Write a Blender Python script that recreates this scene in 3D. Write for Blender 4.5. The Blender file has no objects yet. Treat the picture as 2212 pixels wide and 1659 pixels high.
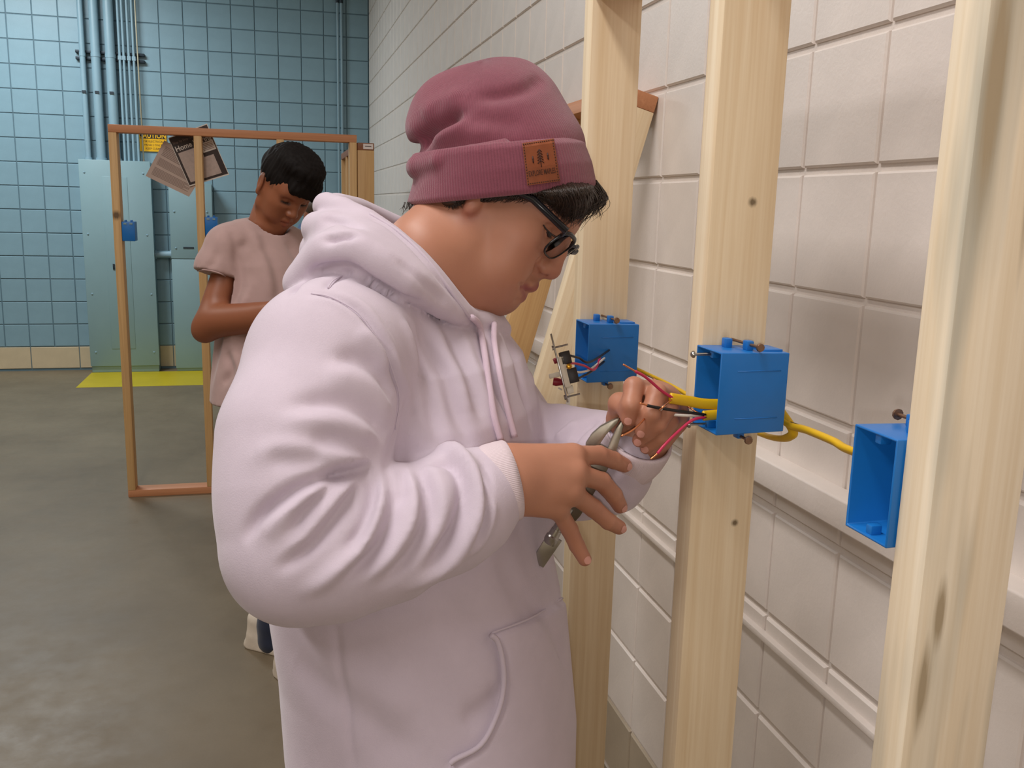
import bpy, bmesh, math, random
import numpy as np
from mathutils import Matrix, Vector
random.seed(7)
RNG = np.random.default_rng(7)
SC = bpy.context.scene
COL = SC.collection

# ------------------------------------------------------------------ camera
IMG_W, IMG_H, FPX = 2212.0, 1659.0, 1977.96
YAW, PITCH, ROLL = 0.254866, 0.190911, 0.026245
CAM = np.array([0.0, 0.0, 1.57])


def _basis():
    fw = np.array([math.sin(YAW) * math.cos(PITCH), math.cos(YAW) * math.cos(PITCH), -math.sin(PITCH)])
    r = np.array([math.cos(YAW), -math.sin(YAW), 0.0])
    u = np.cross(r, fw)
    c, s = math.cos(ROLL), math.sin(ROLL)
    return c * r + s * u, -s * r + c * u, fw


CR, CU, CF = _basis()
cam_data = bpy.data.cameras.new('camera')
cam_data.sensor_width = 36.0
cam_data.lens = FPX / IMG_W * 36.0
cam_data.clip_start = 0.02
cam_data.clip_end = 100
cam = bpy.data.objects.new('camera', cam_data)
COL.objects.link(cam)
cam.matrix_world = Matrix(((CR[0], CU[0], -CF[0], CAM[0]), (CR[1], CU[1], -CF[1], CAM[1]),
                           (CR[2], CU[2], -CF[2], CAM[2]), (0, 0, 0, 1)))
SC.camera = cam

# ------------------------------------------------------------------ light
SC.view_settings.view_transform = 'Standard'
SC.view_settings.look = 'None'
SC.view_settings.gamma = 1
SC.view_settings.use_curve_mapping = False
SC.view_settings.exposure = 0.0
world = bpy.data.worlds.new('world')
SC.world = world
world.use_nodes = True
world.node_tree.nodes['Background'].inputs[0].default_value = (0.8, 0.85, 1.0, 1)
world.node_tree.nodes['Background'].inputs[1].default_value = 0.05


def area_light(name, loc, size, power, color, rot=(0, 0, 0)):
    d = bpy.data.lights.new(name, 'AREA')
    d.shape = 'RECTANGLE'
    d.size, d.size_y = size
    d.energy = power
    d.color = color
    o = bpy.data.objects.new(name, d)
    o.location = loc
    o.rotation_euler = rot
    COL.objects.link(o)
    return o


# fluorescent strips under the ceiling (all above or behind the frame)
area_light('ceiling_lamp', (-2.1, 7.4, 3.7), (1.2, 0.3), 100, (0.90, 0.97, 1.0))
area_light('ceiling_lamp', (-3.2, 4.4, 4.1), (0.4, 2.4), 52, (1.0, 0.95, 0.88))
area_light('ceiling_lamp', (-0.8, 1.0, 4.1), (0.4, 2.4), 78, (1.0, 0.95, 0.92))
area_light('ceiling_lamp', (-2.6, -1.2, 4.1), (0.4, 2.4), 72, (1.0, 0.95, 0.95))
# the camera's own flash, a few centimetres below the lens
fl = bpy.data.lights.new('camera_flash', 'POINT')
fl.energy = 6.5
fl.color = (1.0, 0.96, 0.93)
fl.shadow_soft_size = 0.008
fo = bpy.data.objects.new('camera_flash', fl)
fo.location = CAM - CU * 0.028 - CR * 0.004
COL.objects.link(fo)
# ------------------------------------------------------------------ pixel helpers
def ray(px, py):
    return CF + (px - IMG_W / 2) / FPX * CR - (py - IMG_H / 2) / FPX * CU


def P(px, py, d):          # a point at axis depth d
    return CAM + ray(px, py) * d


def PX(px, py, X):         # on the plane X = const
    a = ray(px, py)
    return CAM + a * (X / a[0])


def PY(px, py, Y):         # on the plane Y = const
    a = ray(px, py)
    return CAM + a * (Y / a[1])


def PZ(px, py, Z):         # on the plane Z = const
    a = ray(px, py)
    return CAM + a * ((Z - CAM[2]) / a[2])


def srgb(r, g, b):
    f = lambda c: (c / 255 / 12.92) if c / 255 <= 0.04045 else ((c / 255 + 0.055) / 1.055) ** 2.4
    return (f(r), f(g), f(b), 1.0)


# ------------------------------------------------------------------ materials
class NT:
    def __init__(self, name):
        self.m = bpy.data.materials.new(name)
        self.m.use_nodes = True
        self.t = self.m.node_tree
        self.b = self.t.nodes['Principled BSDF']

    def n(self, kind, **kw):
        nd = self.t.nodes.new(kind)
        for k, v in kw.items():
            if k.startswith('i_'):
                key = k[2:].replace('_', ' ')
                nd.inputs[key].default_value = v
            elif k.startswith('x'):
                nd.inputs[int(k[1:])].default_value = v
            else:
                setattr(nd, k, v)
        return nd

    def l(self, a, b):
        self.t.links.new(a, b)

    def math(self, op, a, b=None, c=None):
        nd = self.t.nodes.new('ShaderNodeMath')
        nd.operation = op
        for i, v in enumerate((a, b, c)):
            if v is None:
                continue
            if isinstance(v, (int, float)):
                nd.inputs[i].default_value = v
            else:
                self.l(v, nd.inputs[i])
        return nd.outputs[0]

    def mix(self, fac, a, b):
        nd = self.t.nodes.new('ShaderNodeMix')
        nd.data_type = 'RGBA'
        for i, v in ((0, fac), (6, a), (7, b)):
            if isinstance(v, (int, float, tuple)):
                nd.inputs[i].default_value = v
            else:
                self.l(v, nd.inputs[i])
        return nd.outputs[2]

    def ramp(self, fac, stops):
        nd = self.t.nodes.new('ShaderNodeValToRGB')
        e = nd.color_ramp.elements
        while len(e) < len(stops):
            e.new(0.5)
        for el, (p, c) in zip(e, stops):
            el.position = p
            el.color = c if len(c) == 4 else (*c, 1)
        self.l(fac, nd.inputs[0])
        return nd.outputs[0]

    def coords(self, kind='Object', scale=(1, 1, 1)):
        tc = self.t.nodes.new('ShaderNodeTexCoord')
        mp = self.t.nodes.new('ShaderNodeMapping')
        mp.inputs['Scale'].default_value = scale
        self.l(tc.outputs[kind], mp.inputs[0])
        return mp.outputs[0]

    def noise(self, vec, scale, detail=3, rough=0.5):
        nd = self.n('ShaderNodeTexNoise', i_Scale=scale, i_Detail=detail, i_Roughness=rough)
        self.l(vec, nd.inputs['Vector'])
        return nd.outputs[0]

    def bump(self, h, strength, dist):
        nd = self.n('ShaderNodeBump', i_Strength=strength, i_Distance=dist)
        self.l(h, nd.inputs['Height'])
        self.l(nd.outputs[0], self.b.inputs['Normal'])
        return nd


def simple(name, col, rough=0.5, metal=0.0, var=0.0, vscale=20, bump=None, spec=0.5, kind='Object', sheen=0.0, sss=0.0):
    k = NT(name)
    b = k.b
    b.inputs['Roughness'].default_value = rough
    b.inputs['Metallic'].default_value = metal
    b.inputs['Specular IOR Level'].default_value = spec
    if sheen:
        b.inputs['Sheen Weight'].default_value = sheen
        b.inputs['Sheen Roughness'].default_value = 0.6
    if sss:
        b.inputs['Subsurface Weight'].default_value = sss
        b.inputs['Subsurface Radius'].default_value = (0.012, 0.004, 0.002)
        b.inputs['Subsurface Scale'].default_value = 0.6
    v = k.coords(kind)
    if var:
        nz = k.noise(v, vscale, 4, 0.6)
        lo = tuple(c * (1 - var) for c in col[:3]) + (1,)
        hi = tuple(min(1, c * (1 + var)) for c in col[:3]) + (1,)
        k.l(k.ramp(nz, [(0.3, lo), (0.7, hi)]), b.inputs['Base Color'])
    else:
        b.inputs['Base Color'].default_value = col
    if bump:
        k.bump(k.noise(v, bump[0], 4, 0.6), bump[1], bump[2])
    return k.m


def wood(name, light, dark, seed=0.0, stain=None, knots=()):
    """softwood: grain runs along the object's own Z; knots are (x, y, z, r) in object space"""
    k = NT(name)
    k.b.inputs['Roughness'].default_value = 0.55
    tc = k.n('ShaderNodeTexCoord')
    mp = k.n('ShaderNodeMapping')
    mp.inputs['Location'].default_value = (seed, seed * 1.7, seed * 0.6)
    mp.inputs['Scale'].default_value = (1, 1, 0.022)
    k.l(tc.outputs['Object'], mp.inputs[0])
    big = k.noise(mp.outputs[0], 38, 3, 0.55)
    fine = k.noise(mp.outputs[0], 260, 2, 0.6)
    warp = k.noise(mp.outputs[0], 9, 2, 0.5)
    ringv = k.math('SINE', k.math('MULTIPLY', k.math('ADD', big, k.math('MULTIPLY', warp, 1.4)), 26.0))
    g = k.math('ADD', k.math('MULTIPLY', ringv, 0.075), k.math('ADD', k.math('MULTIPLY', fine, 0.42), k.math('MULTIPLY', big, 0.62)))
    col = k.ramp(g, [(0.2, light), (0.95, dark)])
    if stain:
        mp2 = k.n('ShaderNodeMapping')
        mp2.inputs['Location'].default_value = (seed * 3, 2 + seed, seed)
        mp2.inputs['Scale'].default_value = (1, 1, 0.12)
        k.l(tc.outputs['Object'], mp2.inputs[0])
        st = k.noise(mp2.outputs[0], 14, 3, 0.55)
        f = k.ramp(st, [(0.52, (0, 0, 0, 1)), (0.68, (0.75, 0.75, 0.75, 1))])
        col = k.mix(f, col, stain)
    for kn in knots:
        x, y, z, r = kn[:4]
        zs = kn[4] if len(kn) > 4 else 1.0
        mpk = k.n('ShaderNodeMapping')
        mpk.inputs['Scale'].default_value = (1, 1, zs)
        k.l(tc.outputs['Object'], mpk.inputs[0])
        d = k.n('ShaderNodeVectorMath', operation='DISTANCE')
        k.l(mpk.outputs[0], d.inputs[0])
        d.inputs[1].default_value = (x, y, z * zs)
        nn = k.math('ADD', k.math('DIVIDE', d.outputs['Value'], r), k.math('MULTIPLY', k.math('SUBTRACT', fine, 0.5), 0.7))
        f = k.ramp(nn, [(0.35, (1, 1, 1, 1)), (0.75, (0.30, 0.30, 0.30, 1)), (1.0, (0, 0, 0, 1))])
        col = k.mix(f, col, tuple(c * (0.28 if zs == 1 else 0.55) for c in dark[:3]) + (1,))
    k.l(col, k.b.inputs['Base Color'])
    k.bump(g, 0.08, 0.001)
    return k.m


# ------------------------------------------------------------------ mesh helpers
def mesh_obj(name, verts, faces, mat=None, parent=None, smooth=False, auto=None):
    me = bpy.data.meshes.new(name)
    me.from_pydata([tuple(map(float, v)) for v in verts], [], [tuple(map(int, f)) for f in faces])
    me.update()
    return link(name, me, mat, parent, smooth, auto)


def link(name, me, mat=None, parent=None, smooth=False, auto=None):
    if mat is not None and not me.materials:
        me.materials.append(mat)
    if smooth:
        me.shade_smooth()
        if auto:
            try:
                me.set_sharp_from_angle(angle=math.radians(auto))
            except Exception:
                pass
    o = bpy.data.objects.new(name, me)
    COL.objects.link(o)
    if parent is not None:
        setpar(o, parent)
    return o


def setpar(o, parent):
    """parent keeping world placement (parents here never rotate)"""
    o.parent = parent
    w = Vector((0, 0, 0))
    q = parent
    while q is not None:
        w = w + (q.location if q.type == 'EMPTY' else Vector((0, 0, 0)))
        q = q.parent
    if parent.type == 'EMPTY':
        o.matrix_parent_inverse = Matrix.Translation(-w)
    elif parent.get('_placed'):
        o.matrix_parent_inverse = parent.matrix_basis.inverted()


def tag(o, label=None, cat=None, group=None, kind=None):
    if label:
        o['label'] = label
    if cat:
        o['category'] = cat
    if group:
        o['group'] = group
    if kind:
        o['kind'] = kind
    return o


def thing(name, loc, label, cat, group=None):
    o = bpy.data.objects.new(name, None)
    o.empty_display_size = 0.05
    o.location = tuple(map(float, loc))
    COL.objects.link(o)
    return tag(o, label, cat, group)


class MB:
    """collects shapes into one mesh"""
    def __init__(self):
        self.v, self.f = [], []

    def add(self, v, f):
        n = len(self.v)
        self.v += [tuple(map(float, q)) for q in v]
        self.f += [tuple(i + n for i in q) for q in f]
        return self

    def box(self, lo, hi, M=None):
        x0, y0, z0 = lo
        x1, y1, z1 = hi
        v = [(x0, y0, z0), (x1, y0, z0), (x1, y1, z0), (x0, y1, z0), (x0, y0, z1), (x1, y0, z1), (x1, y1, z1), (x0, y1, z1)]
        if M is not None:
            v = [tuple(M @ Vector(q)) for q in v]
        return self.add(v, [(0, 3, 2, 1), (4, 5, 6, 7), (0, 1, 5, 4), (1, 2, 6, 5), (2, 3, 7, 6), (3, 0, 4, 7)])

    def tube(self, pts, rad, n=8, cap=True, flat=None):
        v, f = tube(pts, rad, n, cap, flat)
        return self.add(v, f)

    def build(self, name, mat=None, parent=None, smooth=False, auto=None, bevel=0.0, seg=2):
        if bevel:
            bm = bmesh.new()
            me = bpy.data.meshes.new(name)
            me.from_pydata(self.v, [], self.f)
            bm.from_mesh(me)
            bmesh.ops.recalc_face_normals(bm, faces=bm.faces)
            bmesh.ops.bevel(bm, geom=[e for e in bm.edges if len(e.link_faces) == 2 and e.calc_face_angle() > 0.6], offset=bevel, segments=seg, profile=0.5, affect='EDGES', clamp_overlap=True)
            bm.to_mesh(me)
            bm.free()
            return link(name, me, mat, parent, smooth or seg > 1, auto or 40)
        return mesh_obj(name, self.v, self.f, mat, parent, smooth, auto)


def tube(pts, rad, n=8, cap=True, flat=None):
    """swept tube; flat=(fx, axis) squashes the section along an axis"""
    p = np.array([np.array(q, float) for q in pts])
    m = len(p)
    r = np.full(m, rad, float) if np.isscalar(rad) else np.array(rad, float)
    t = np.gradient(p, axis=0)
    t /= np.linalg.norm(t, axis=1)[:, None] + 1e-12
    up = np.array([0, 0, 1.0]) if abs(t[0][2]) < 0.9 else np.array([1.0, 0, 0])
    if flat is not None:
        up = np.array(flat[1], float)
    u = up - t[0] * (up @ t[0])
    u /= np.linalg.norm(u)
    vs, fs = [], []
    for i in range(m):
        u = u - t[i] * (u @ t[i])
        u /= np.linalg.norm(u) + 1e-12
        w = np.cross(t[i], u)
        for k in range(n):
            a = 2 * math.pi * k / n
            s = flat[0] if flat is not None else 1.0
            vs.append(p[i] + r[i] * (math.cos(a) * u * s + math.sin(a) * w))
    for i in range(m - 1):
        for k in range(n):
            a, b = i * n + k, i * n + (k + 1) % n
            fs.append((a, b, b + n, a + n))
    if cap:
        fs.append(tuple(range(n - 1, -1, -1)))
        fs.append(tuple((m - 1) * n + k for k in range(n)))
    return vs, fs


def smooth_path(pts, n=24):
    """Catmull-Rom through points"""
    p = np.array([np.array(q, float) for q in pts])
    if len(p) < 3:
        s = np.linspace(0, 1, n)[:, None]
        return p[0] * (1 - s) + p[-1] * s
    q = np.vstack([2 * p[0] - p[1], p, 2 * p[-1] - p[-2]])
    out = []
    per = max(2, n // (len(p) - 1))
    for i in range(1, len(q) - 2):
        for t in np.linspace(0, 1, per, endpoint=False):
            a, b, c, d = q[i - 1], q[i], q[i + 1], q[i + 2]
            out.append(0.5 * ((2 * b) + (c - a) * t + (2 * a - 5 * b + 4 * c - d) * t * t + (3 * b - a - 3 * c + d) * t ** 3))
    out.append(p[-1])
    return np.array(out)


def axes_matrix(x, y, z, loc):
    return Matrix(((x[0], y[0], z[0], loc[0]), (x[1], y[1], z[1], loc[1]), (x[2], y[2], z[2], loc[2]), (0, 0, 0, 1)))


def place(o, M, parent=None):
    """object with its own local axes at matrix M, optionally under an Empty or a mesh"""
    o.matrix_basis = M
    if parent is not None:
        setpar(o, parent)
    o['_placed'] = 1
    return o


def board(name, L, w, t, mat, M, parent, bevel=0.0025):
    """timber: length along local Z from 0, width w along X, thickness t along Y"""
    m = MB().box((0, 0, 0), (w, t, L))
    o = m.build(name, mat, None, bevel=bevel, seg=2)
    return place(o, M, parent)


def text_mesh(name, s, size, mat, M, parent, extrude=0.0003, xscale=1.0, bold=0.0, align='LEFT'):
    c = bpy.data.curves.new('lettering', 'FONT')
    c.body = s
    c.size = size
    c.extrude = extrude
    c.offset = bold
    c.align_x = align
    c.resolution_u = 2
    t = bpy.data.objects.new('lettering', c)
    COL.objects.link(t)
    bpy.context.view_layer.update()
    me = bpy.data.meshes.new_from_object(t.evaluated_get(bpy.context.evaluated_depsgraph_get()))
    bpy.data.objects.remove(t)
    me.transform(Matrix.Diagonal((xscale, 1, 1, 1)))
    me.transform(M)
    me.materials.clear()
    return link(name, me, mat, parent)
# ------------------------------------------------------------------ materials of the place
M_BLUE = simple('blue_block_paint', srgb(124, 156, 170), 0.42, var=0.05, vscale=6, bump=(90, 0.25, 0.002))
M_CREAM = simple('cream_block_paint', srgb(196, 180, 150), 0.5, var=0.06, vscale=7, bump=(90, 0.25, 0.002))
M_WHITE = simple('white_block_paint', srgb(228, 219, 212), 0.42, var=0.04, vscale=9, bump=(120, 0.3, 0.0015))
M_WHITE_J = simple('white_mortar_paint', srgb(220, 210, 202), 0.55, var=0.05, vscale=12, bump=(150, 0.35, 0.002))
M_BASE = simple('base_course_paint', srgb(172, 158, 138), 0.5, var=0.06, vscale=7, bump=(90, 0.25, 0.002))
M_BLUE_J = simple('blue_mortar_paint', srgb(86, 112, 124), 0.6, var=0.05, vscale=8)
M_PANEL = simple('panel_enamel', srgb(130, 160, 168), 0.38, var=0.03, vscale=4, bump=(300, 0.1, 0.0005))
M_PIPE = simple('painted_conduit', srgb(132, 162, 176), 0.4, var=0.03, vscale=10)
M_PIPE_C = simple('cream_cable_paint', srgb(190, 184, 160), 0.5)
M_DARK = simple('dark_strut_metal', srgb(40, 52, 62), 0.5, 0.3)
M_CEIL = simple('ceiling_paint', srgb(190, 186, 178), 0.8, var=0.03, vscale=2)
M_YELLOW_FLOOR = simple('yellow_floor_paint', srgb(190, 170, 25), 0.45, var=0.06, vscale=5)
M_STEEL = simple('bright_steel', srgb(178, 176, 172), 0.28, 1.0, var=0.05, vscale=60)
M_STEEL_D = simple('dull_steel', srgb(120, 112, 100), 0.42, 1.0, var=0.12, vscale=90)

# concrete floor: worn, sealed
k = NT('sealed_concrete')
v = k.coords('Object')
n1 = k.noise(v, 1.3, 5, 0.6)
n2 = k.noise(v, 9, 5, 0.65)
n3 = k.noise(v, 140, 2, 0.6)
c1 = k.ramp(n1, [(0.3, srgb(100, 86, 66)), (0.7, srgb(128, 114, 92))])
c2 = k.mix(k.math('MULTIPLY', n2, 0.5), c1, srgb(122, 110, 90))
k.l(k.mix(k.math('MULTIPLY', n3, 0.25), c2, srgb(86, 74, 58)), k.b.inputs['Base Color'])
k.l(k.ramp(n2, [(0.3, (0.40, 0.40, 0.40, 1)), (0.75, (0.58, 0.58, 0.58, 1))]), k.b.inputs['Roughness'])
k.bump(n3, 0.08, 0.001)
M_FLOOR = k.m

# ------------------------------------------------------------------ the room
XW, YB = 0.8812, 8.985          # right wall face, back wall face
SH, SV = 0.2025, 0.2032         # block module
Z0 = 3.268                      # height of the joint called row 0
ROOM_L, ROOM_N, ROOM_H = -7.0, -3.0, 4.25


def struct(name, lo, hi, mat):
    return tag(MB().box(lo, hi).build(name, mat), kind='structure')


floor = struct('floor', (ROOM_L, ROOM_N, -0.1), (XW + 0.2, YB + 0.2, 0.0), M_FLOOR)
ceiling = struct('ceiling', (ROOM_L, ROOM_N, ROOM_H), (XW + 0.2, YB + 0.2, ROOM_H + 0.1), M_CEIL)
wall_back = struct('wall_back', (ROOM_L, YB + 0.006, 0.0), (XW + 0.2, YB + 0.2, ROOM_H), M_BLUE_J)
wall_right = struct('wall_right', (XW + 0.0065, ROOM_N, 0.0), (XW + 0.2, YB, ROOM_H), M_WHITE_J)
wall_left = struct('wall_left', (ROOM_L - 0.2, ROOM_N, 0.0), (ROOM_L, YB + 0.2, ROOM_H), M_CREAM)
wall_front = struct('wall_front', (ROOM_L, ROOM_N - 0.2, 0.0), (XW + 0.2, ROOM_N, ROOM_H), M_CREAM)


def block_verts(w, h, gx, gz, dep=0.012, face=0.0):
    """a pillow-edged block face in local (x, z), proud towards -y"""
    rings = []
    for inset, y in ((0.0, dep), (0.0015, 0.0028), (0.0045, face)):
        a, b = w / 2 - gx / 2 - inset, h / 2 - gz / 2 - inset
        rings.append([(-a, y, -b), (a, y, -b), (a, y, b), (-a, y, b)])
    vs = [q for r in rings for q in r]
    fs = []
    for i in (0, 1):
        for j in range(4):
            a, b = 4 * i + j, 4 * i + (j + 1) % 4
            fs.append((a, b, b + 4, a + 4))
    fs.append((8, 9, 10, 11))
    return vs, fs


def block_mesh(name, w, h, gx, gz, mat, M=None):
    vs, fs = block_verts(w, h, gx, gz)
    me = bpy.data.meshes.new(name)
    if M is not None:
        vs = [tuple(M @ Vector(q)) for q in vs]
    me.from_pydata(vs, [], fs)
    me.materials.append(mat)
    return me


def piece(name, me, loc, parent):
    o = bpy.data.objects.new(name, me)
    o.location = loc
    COL.objects.link(o)
    o.parent = parent
    return o


# back wall: scored block, stack bond
me_blue = block_mesh('concrete_block', SH, SV, 0.004, 0.005, M_BLUE)
me_crm = block_mesh('concrete_block', SH * 2, SV, 0.004, 0.006, M_CREAM)
rest = MB()
rest_c = MB()
for r in range(-5, 16):
    z = Z0 - (r + 0.5) * SV
    if z + SV / 2 > ROOM_H:
        continue
    for c in range(-34, 15):
        x = XW + (c - 15 + 0.5) * SH
        if r == 15:
            if c % 2 == 0 and -2 <= c:
                piece('concrete_block', me_crm, (x + SH / 2 if c < 14 else x, YB, z), wall_back)
            elif c % 2 == 0:
                vs, fs = block_verts(SH * 2, SV, 0.004, 0.006)
                rest_c.add([(a + x + SH / 2, b + YB, d + z) for a, b, d in vs], fs)
        elif -1 <= c and -1 <= r:
            piece('concrete_block', me_blue, (x, YB, z), wall_back)
        else:
            vs, fs = block_verts(SH, SV, 0.004, 0.005)
            rest.add([(a + x, b + YB, d + z) for a, b, d in vs], fs)
tag(rest.build('distant_blocks', M_BLUE, wall_back), kind='stuff')
tag(rest_c.build('distant_base_blocks', M_CREAM, wall_back), kind='stuff')

# right wall: white block, deeper bed joints
Rz = Matrix.Rotation(math.radians(-90), 4, 'Z')
me_wht = block_mesh('concrete_block', SH, SV, 0.0035, 0.010, M_WHITE, Rz)
me_bas = block_mesh('concrete_block', SH, SV, 0.0035, 0.010, M_BASE, Rz)
rest = MB()
rest_b = MB()
Y00 = 1.4419
for r in range(-5, 16):
    z = Z0 - (r + 0.5) * SV
    if z + SV / 2 > ROOM_H:
        continue
    for c in range(-21, 38):
        y = Y00 + (c + 0.5) * SH
        if y > YB - 0.05:
            continue
        near = -4 <= c <= 14 and (r >= 1 if c < 8 else r >= 2 and c < 13)
        if near:
            piece('concrete_block', me_bas if r == 15 else me_wht, (XW, y, z), wall_right)
        else:
            vs, fs = block_verts(SH, SV, 0.0035, 0.010)
            vv = [tuple(Rz @ Vector(q)) for q in vs]
            (rest_b if r == 15 else rest).add([(a + XW, b + y, d + z) for a, b, d in vv], fs)
tag(rest.build('distant_blocks', M_WHITE, wall_right), kind='stuff')
tag(rest_b.build('distant_base_blocks', M_BASE, wall_right), kind='stuff')

# surface raceway and the thin ledge along the right wall
tr = MB().box((XW - 0.042, ROOM_N, 1.088), (XW + 0.002, YB, 1.1385)).build('trim_1', M_WHITE, bevel=0.004, seg=3)
tag(tr, kind='structure')
tr2 = MB().box((XW - 0.013, ROOM_N, 0.782), (XW + 0.003, YB, 0.795)).build('trim_2', M_WHITE, bevel=0.002, seg=2)
tag(tr2, kind='structure')

# yellow keep-clear patch on the floor
ye = MB().box((-1.63, 8.13, 0.0), (-0.548, 8.83, 0.0012)).build('floor_marking', M_YELLOW_FLOOR)
tag(ye, 'yellow painted keep-clear rectangle on the floor below the panels', 'floor marking')

# ------------------------------------------------------------------ electrical panels and conduits on the back wall
def screw(parent, x, y, z, r=0.010):
    m = MB().tube([(x, y, z), (x, y - 0.004, z), (x, y - 0.008, z)], [r, r * 0.9, r * 0.5], 10)
    return m.build('screw', M_PIPE, parent, True, 40)


pn = thing('breaker_cabinet', (-1.34, 8.9, 0), 'tall wide blue-grey electrical panel left of the frame, fed by conduits', 'breaker cabinet')
MB().box((-1.625, 8.83, 0.0), (-1.055, YB - 0.003, 1.875)).build('cabinet', M_PANEL, pn, bevel=0.006)
cov = MB().box((-1.632, 8.815, 0.06), (-1.048, 8.832, 1.88)).build('cover', M_PANEL, pn, bevel=0.004)
d0, d1 = PY(220, 381, 8.81), PY(296, 753, 8.81)
door = MB().box((d0[0], 8.811, d1[2]), (d1[0] - 0.01, 8.818, d0[2])).build('door', M_PANEL, pn, bevel=0.002)
la = PY(246, 576, 8.81)
MB().box((la[0] - 0.008, 8.803, la[2] - 0.025), (la[0] + 0.008, 8.812, la[2] + 0.025)).build('latch', M_DARK, door, bevel=0.002)
for q in ((181.6, 372), (309, 375), (190, 505.6), (318, 508), (199, 635), (327, 636), (207, 761), (333, 761)):
    s = PY(*q, 8.815)
    screw(pn, s[0], 8.817, s[2])
pn2 = thing('breaker_cabinet', (-0.72, 8.9, 0), 'narrow blue-grey electrical panel behind the hanging papers and the man in the t-shirt', 'breaker cabinet')
MB().box((-0.9, 8.83, 0.0), (-0.545, YB - 0.003, 1.70)).build('cabinet', M_PANEL, pn2, bevel=0.006)
MB().box((-0.906, 8.816, 1.035), (-0.539, 8.832, 1.705)).build('upper_cover', M_PANEL, pn2, bevel=0.004)
MB().box((-0.906, 8.816, 0.03), (-0.539, 8.832, 1.028)).build('lower_cover', M_PANEL, pn2, bevel=0.004)
for q in ((376, 457), (380, 536), (447, 458), (452, 537)):
    s = PY(*q, 8.815)
    screw(pn2, s[0], 8.817, s[2])
MB().box((-0.80, 8.812, 1.125), (-0.71, 8.818, 1.14)).build('latch', M_DARK, pn2)

names = ['thickest-left', 'middle', 'right']
big = [(-1.563, 0.024, 'leftmost and thinnest of the three thick conduits above the wide panel'),
       (-1.458, 0.038, 'middle one of the three thick conduits above the wide panel'),
       (-1.340, 0.041, 'rightmost of the three thick conduits, beside the thin ones')]
clamp_z = PY(220, 200, 8.9)[2]
for x, r, lab in big:
    t = thing('conduit', (x, 8.92, 1.87), 'blue painted conduit, ' + lab, 'conduit', 'conduits above the wide panel')
    MB().tube([(x, 8.915, 1.872), (x, 8.915, ROOM_H)], r, 16, True).build('pipe', M_PIPE, t, True, 50)
    MB().tube([(x, 8.915, 1.872), (x, 8.915, 1.90)], r + 0.008, 16, True).build('locknut', M_PIPE, t, True, 50)
    MB().box((x - 0.016, 8.915 - r - 0.008, clamp_z - 0.010), (x + 0.016, 8.915 - r + 0.002, clamp_z + 0.010)).build('clamp_screw', M_DARK, t)
    MB().tube([(x, 8.915, 2.745), (x, 8.915, 2.775)], r + 0.003, 16, True).build('clamp', M_PIPE, t, True, 50)
thin = [(-1.266, 'first'), (-1.233, 'second'), (-1.192, 'third'), (-1.152, 'fourth')]
for x, lab in thin:
    t = thing('conduit', (x, 8.93, 1.87), 'thin blue painted conduit, %s from the thick ones' % lab, 'conduit', 'conduits above the wide panel')
    MB().tube([(x, 8.93, 1.872), (x, 8.93, ROOM_H)], 0.0115, 12, True).build('pipe', M_PIPE, t, True, 50)
    MB().box((x - 0.015, 8.917, 2.735), (x + 0.015, 8.945, 2.77)).build('clamp', M_PIPE, t)
t = thing('cable_drop', (-1.118, 8.93, 1.87), 'thin cream cable running down beside the thin conduits', 'cable')
MB().tube([(-1.125, 8.93, ROOM_H), (-1.122, 8.93, 3.0), (-1.112, 8.93, 1.88)], 0.006, 8).build('cable', M_PIPE_C, t, True)
MB().tube([(-1.112, 8.93, 1.873), (-1.112, 8.93, 1.895)], 0.012, 10).build('connector', M_STEEL, t, True, 40)
for zz, lab in ((2.79, 'upper dark strut bar holding the conduits to the blue wall'), (2.735, 'lower dark strut bar holding the conduits to the blue wall')):
    tag(MB().box((-1.625, 8.945, zz - 0.012), (-1.068, YB + 0.004, zz + 0.012)).build('strut_bar', M_DARK, bevel=0.003), lab, 'strut', 'strut bars')
t = thing('conduit', (-0.98, 8.93, 1.06), 'short horizontal conduit joining the two panels', 'conduit')
MB().tube([(-1.05, 8.93, 1.064), (-0.905, 8.93, 1.064)], 0.033, 16).build('pipe', M_PIPE, t, True, 50)
for xx in (-1.046, -0.915):
    MB().tube([(xx - 0.006, 8.93, 1.064), (xx + 0.006, 8.93, 1.064)], 0.042, 16).build('locknut', M_PIPE, t, True, 50)
for x, lab in ((0.600, 'left of the paired thin conduits near the room corner'), (0.6345, 'right of the paired thin conduits near the room corner')):
    t = thing('conduit', (x, 8.95, 0), lab, 'conduit', 'paired conduits near the corner')
    MB().tube([(x, 8.955, 0.0), (x, 8.955, 3.36)], 0.0115, 12).build('pipe', M_PIPE, t, True, 50)
    MB().tube([(x, 8.955, 3.35), (x, 8.955, 3.40)], 0.0155, 12).build('coupling', M_DARK, t, True, 50)

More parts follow.
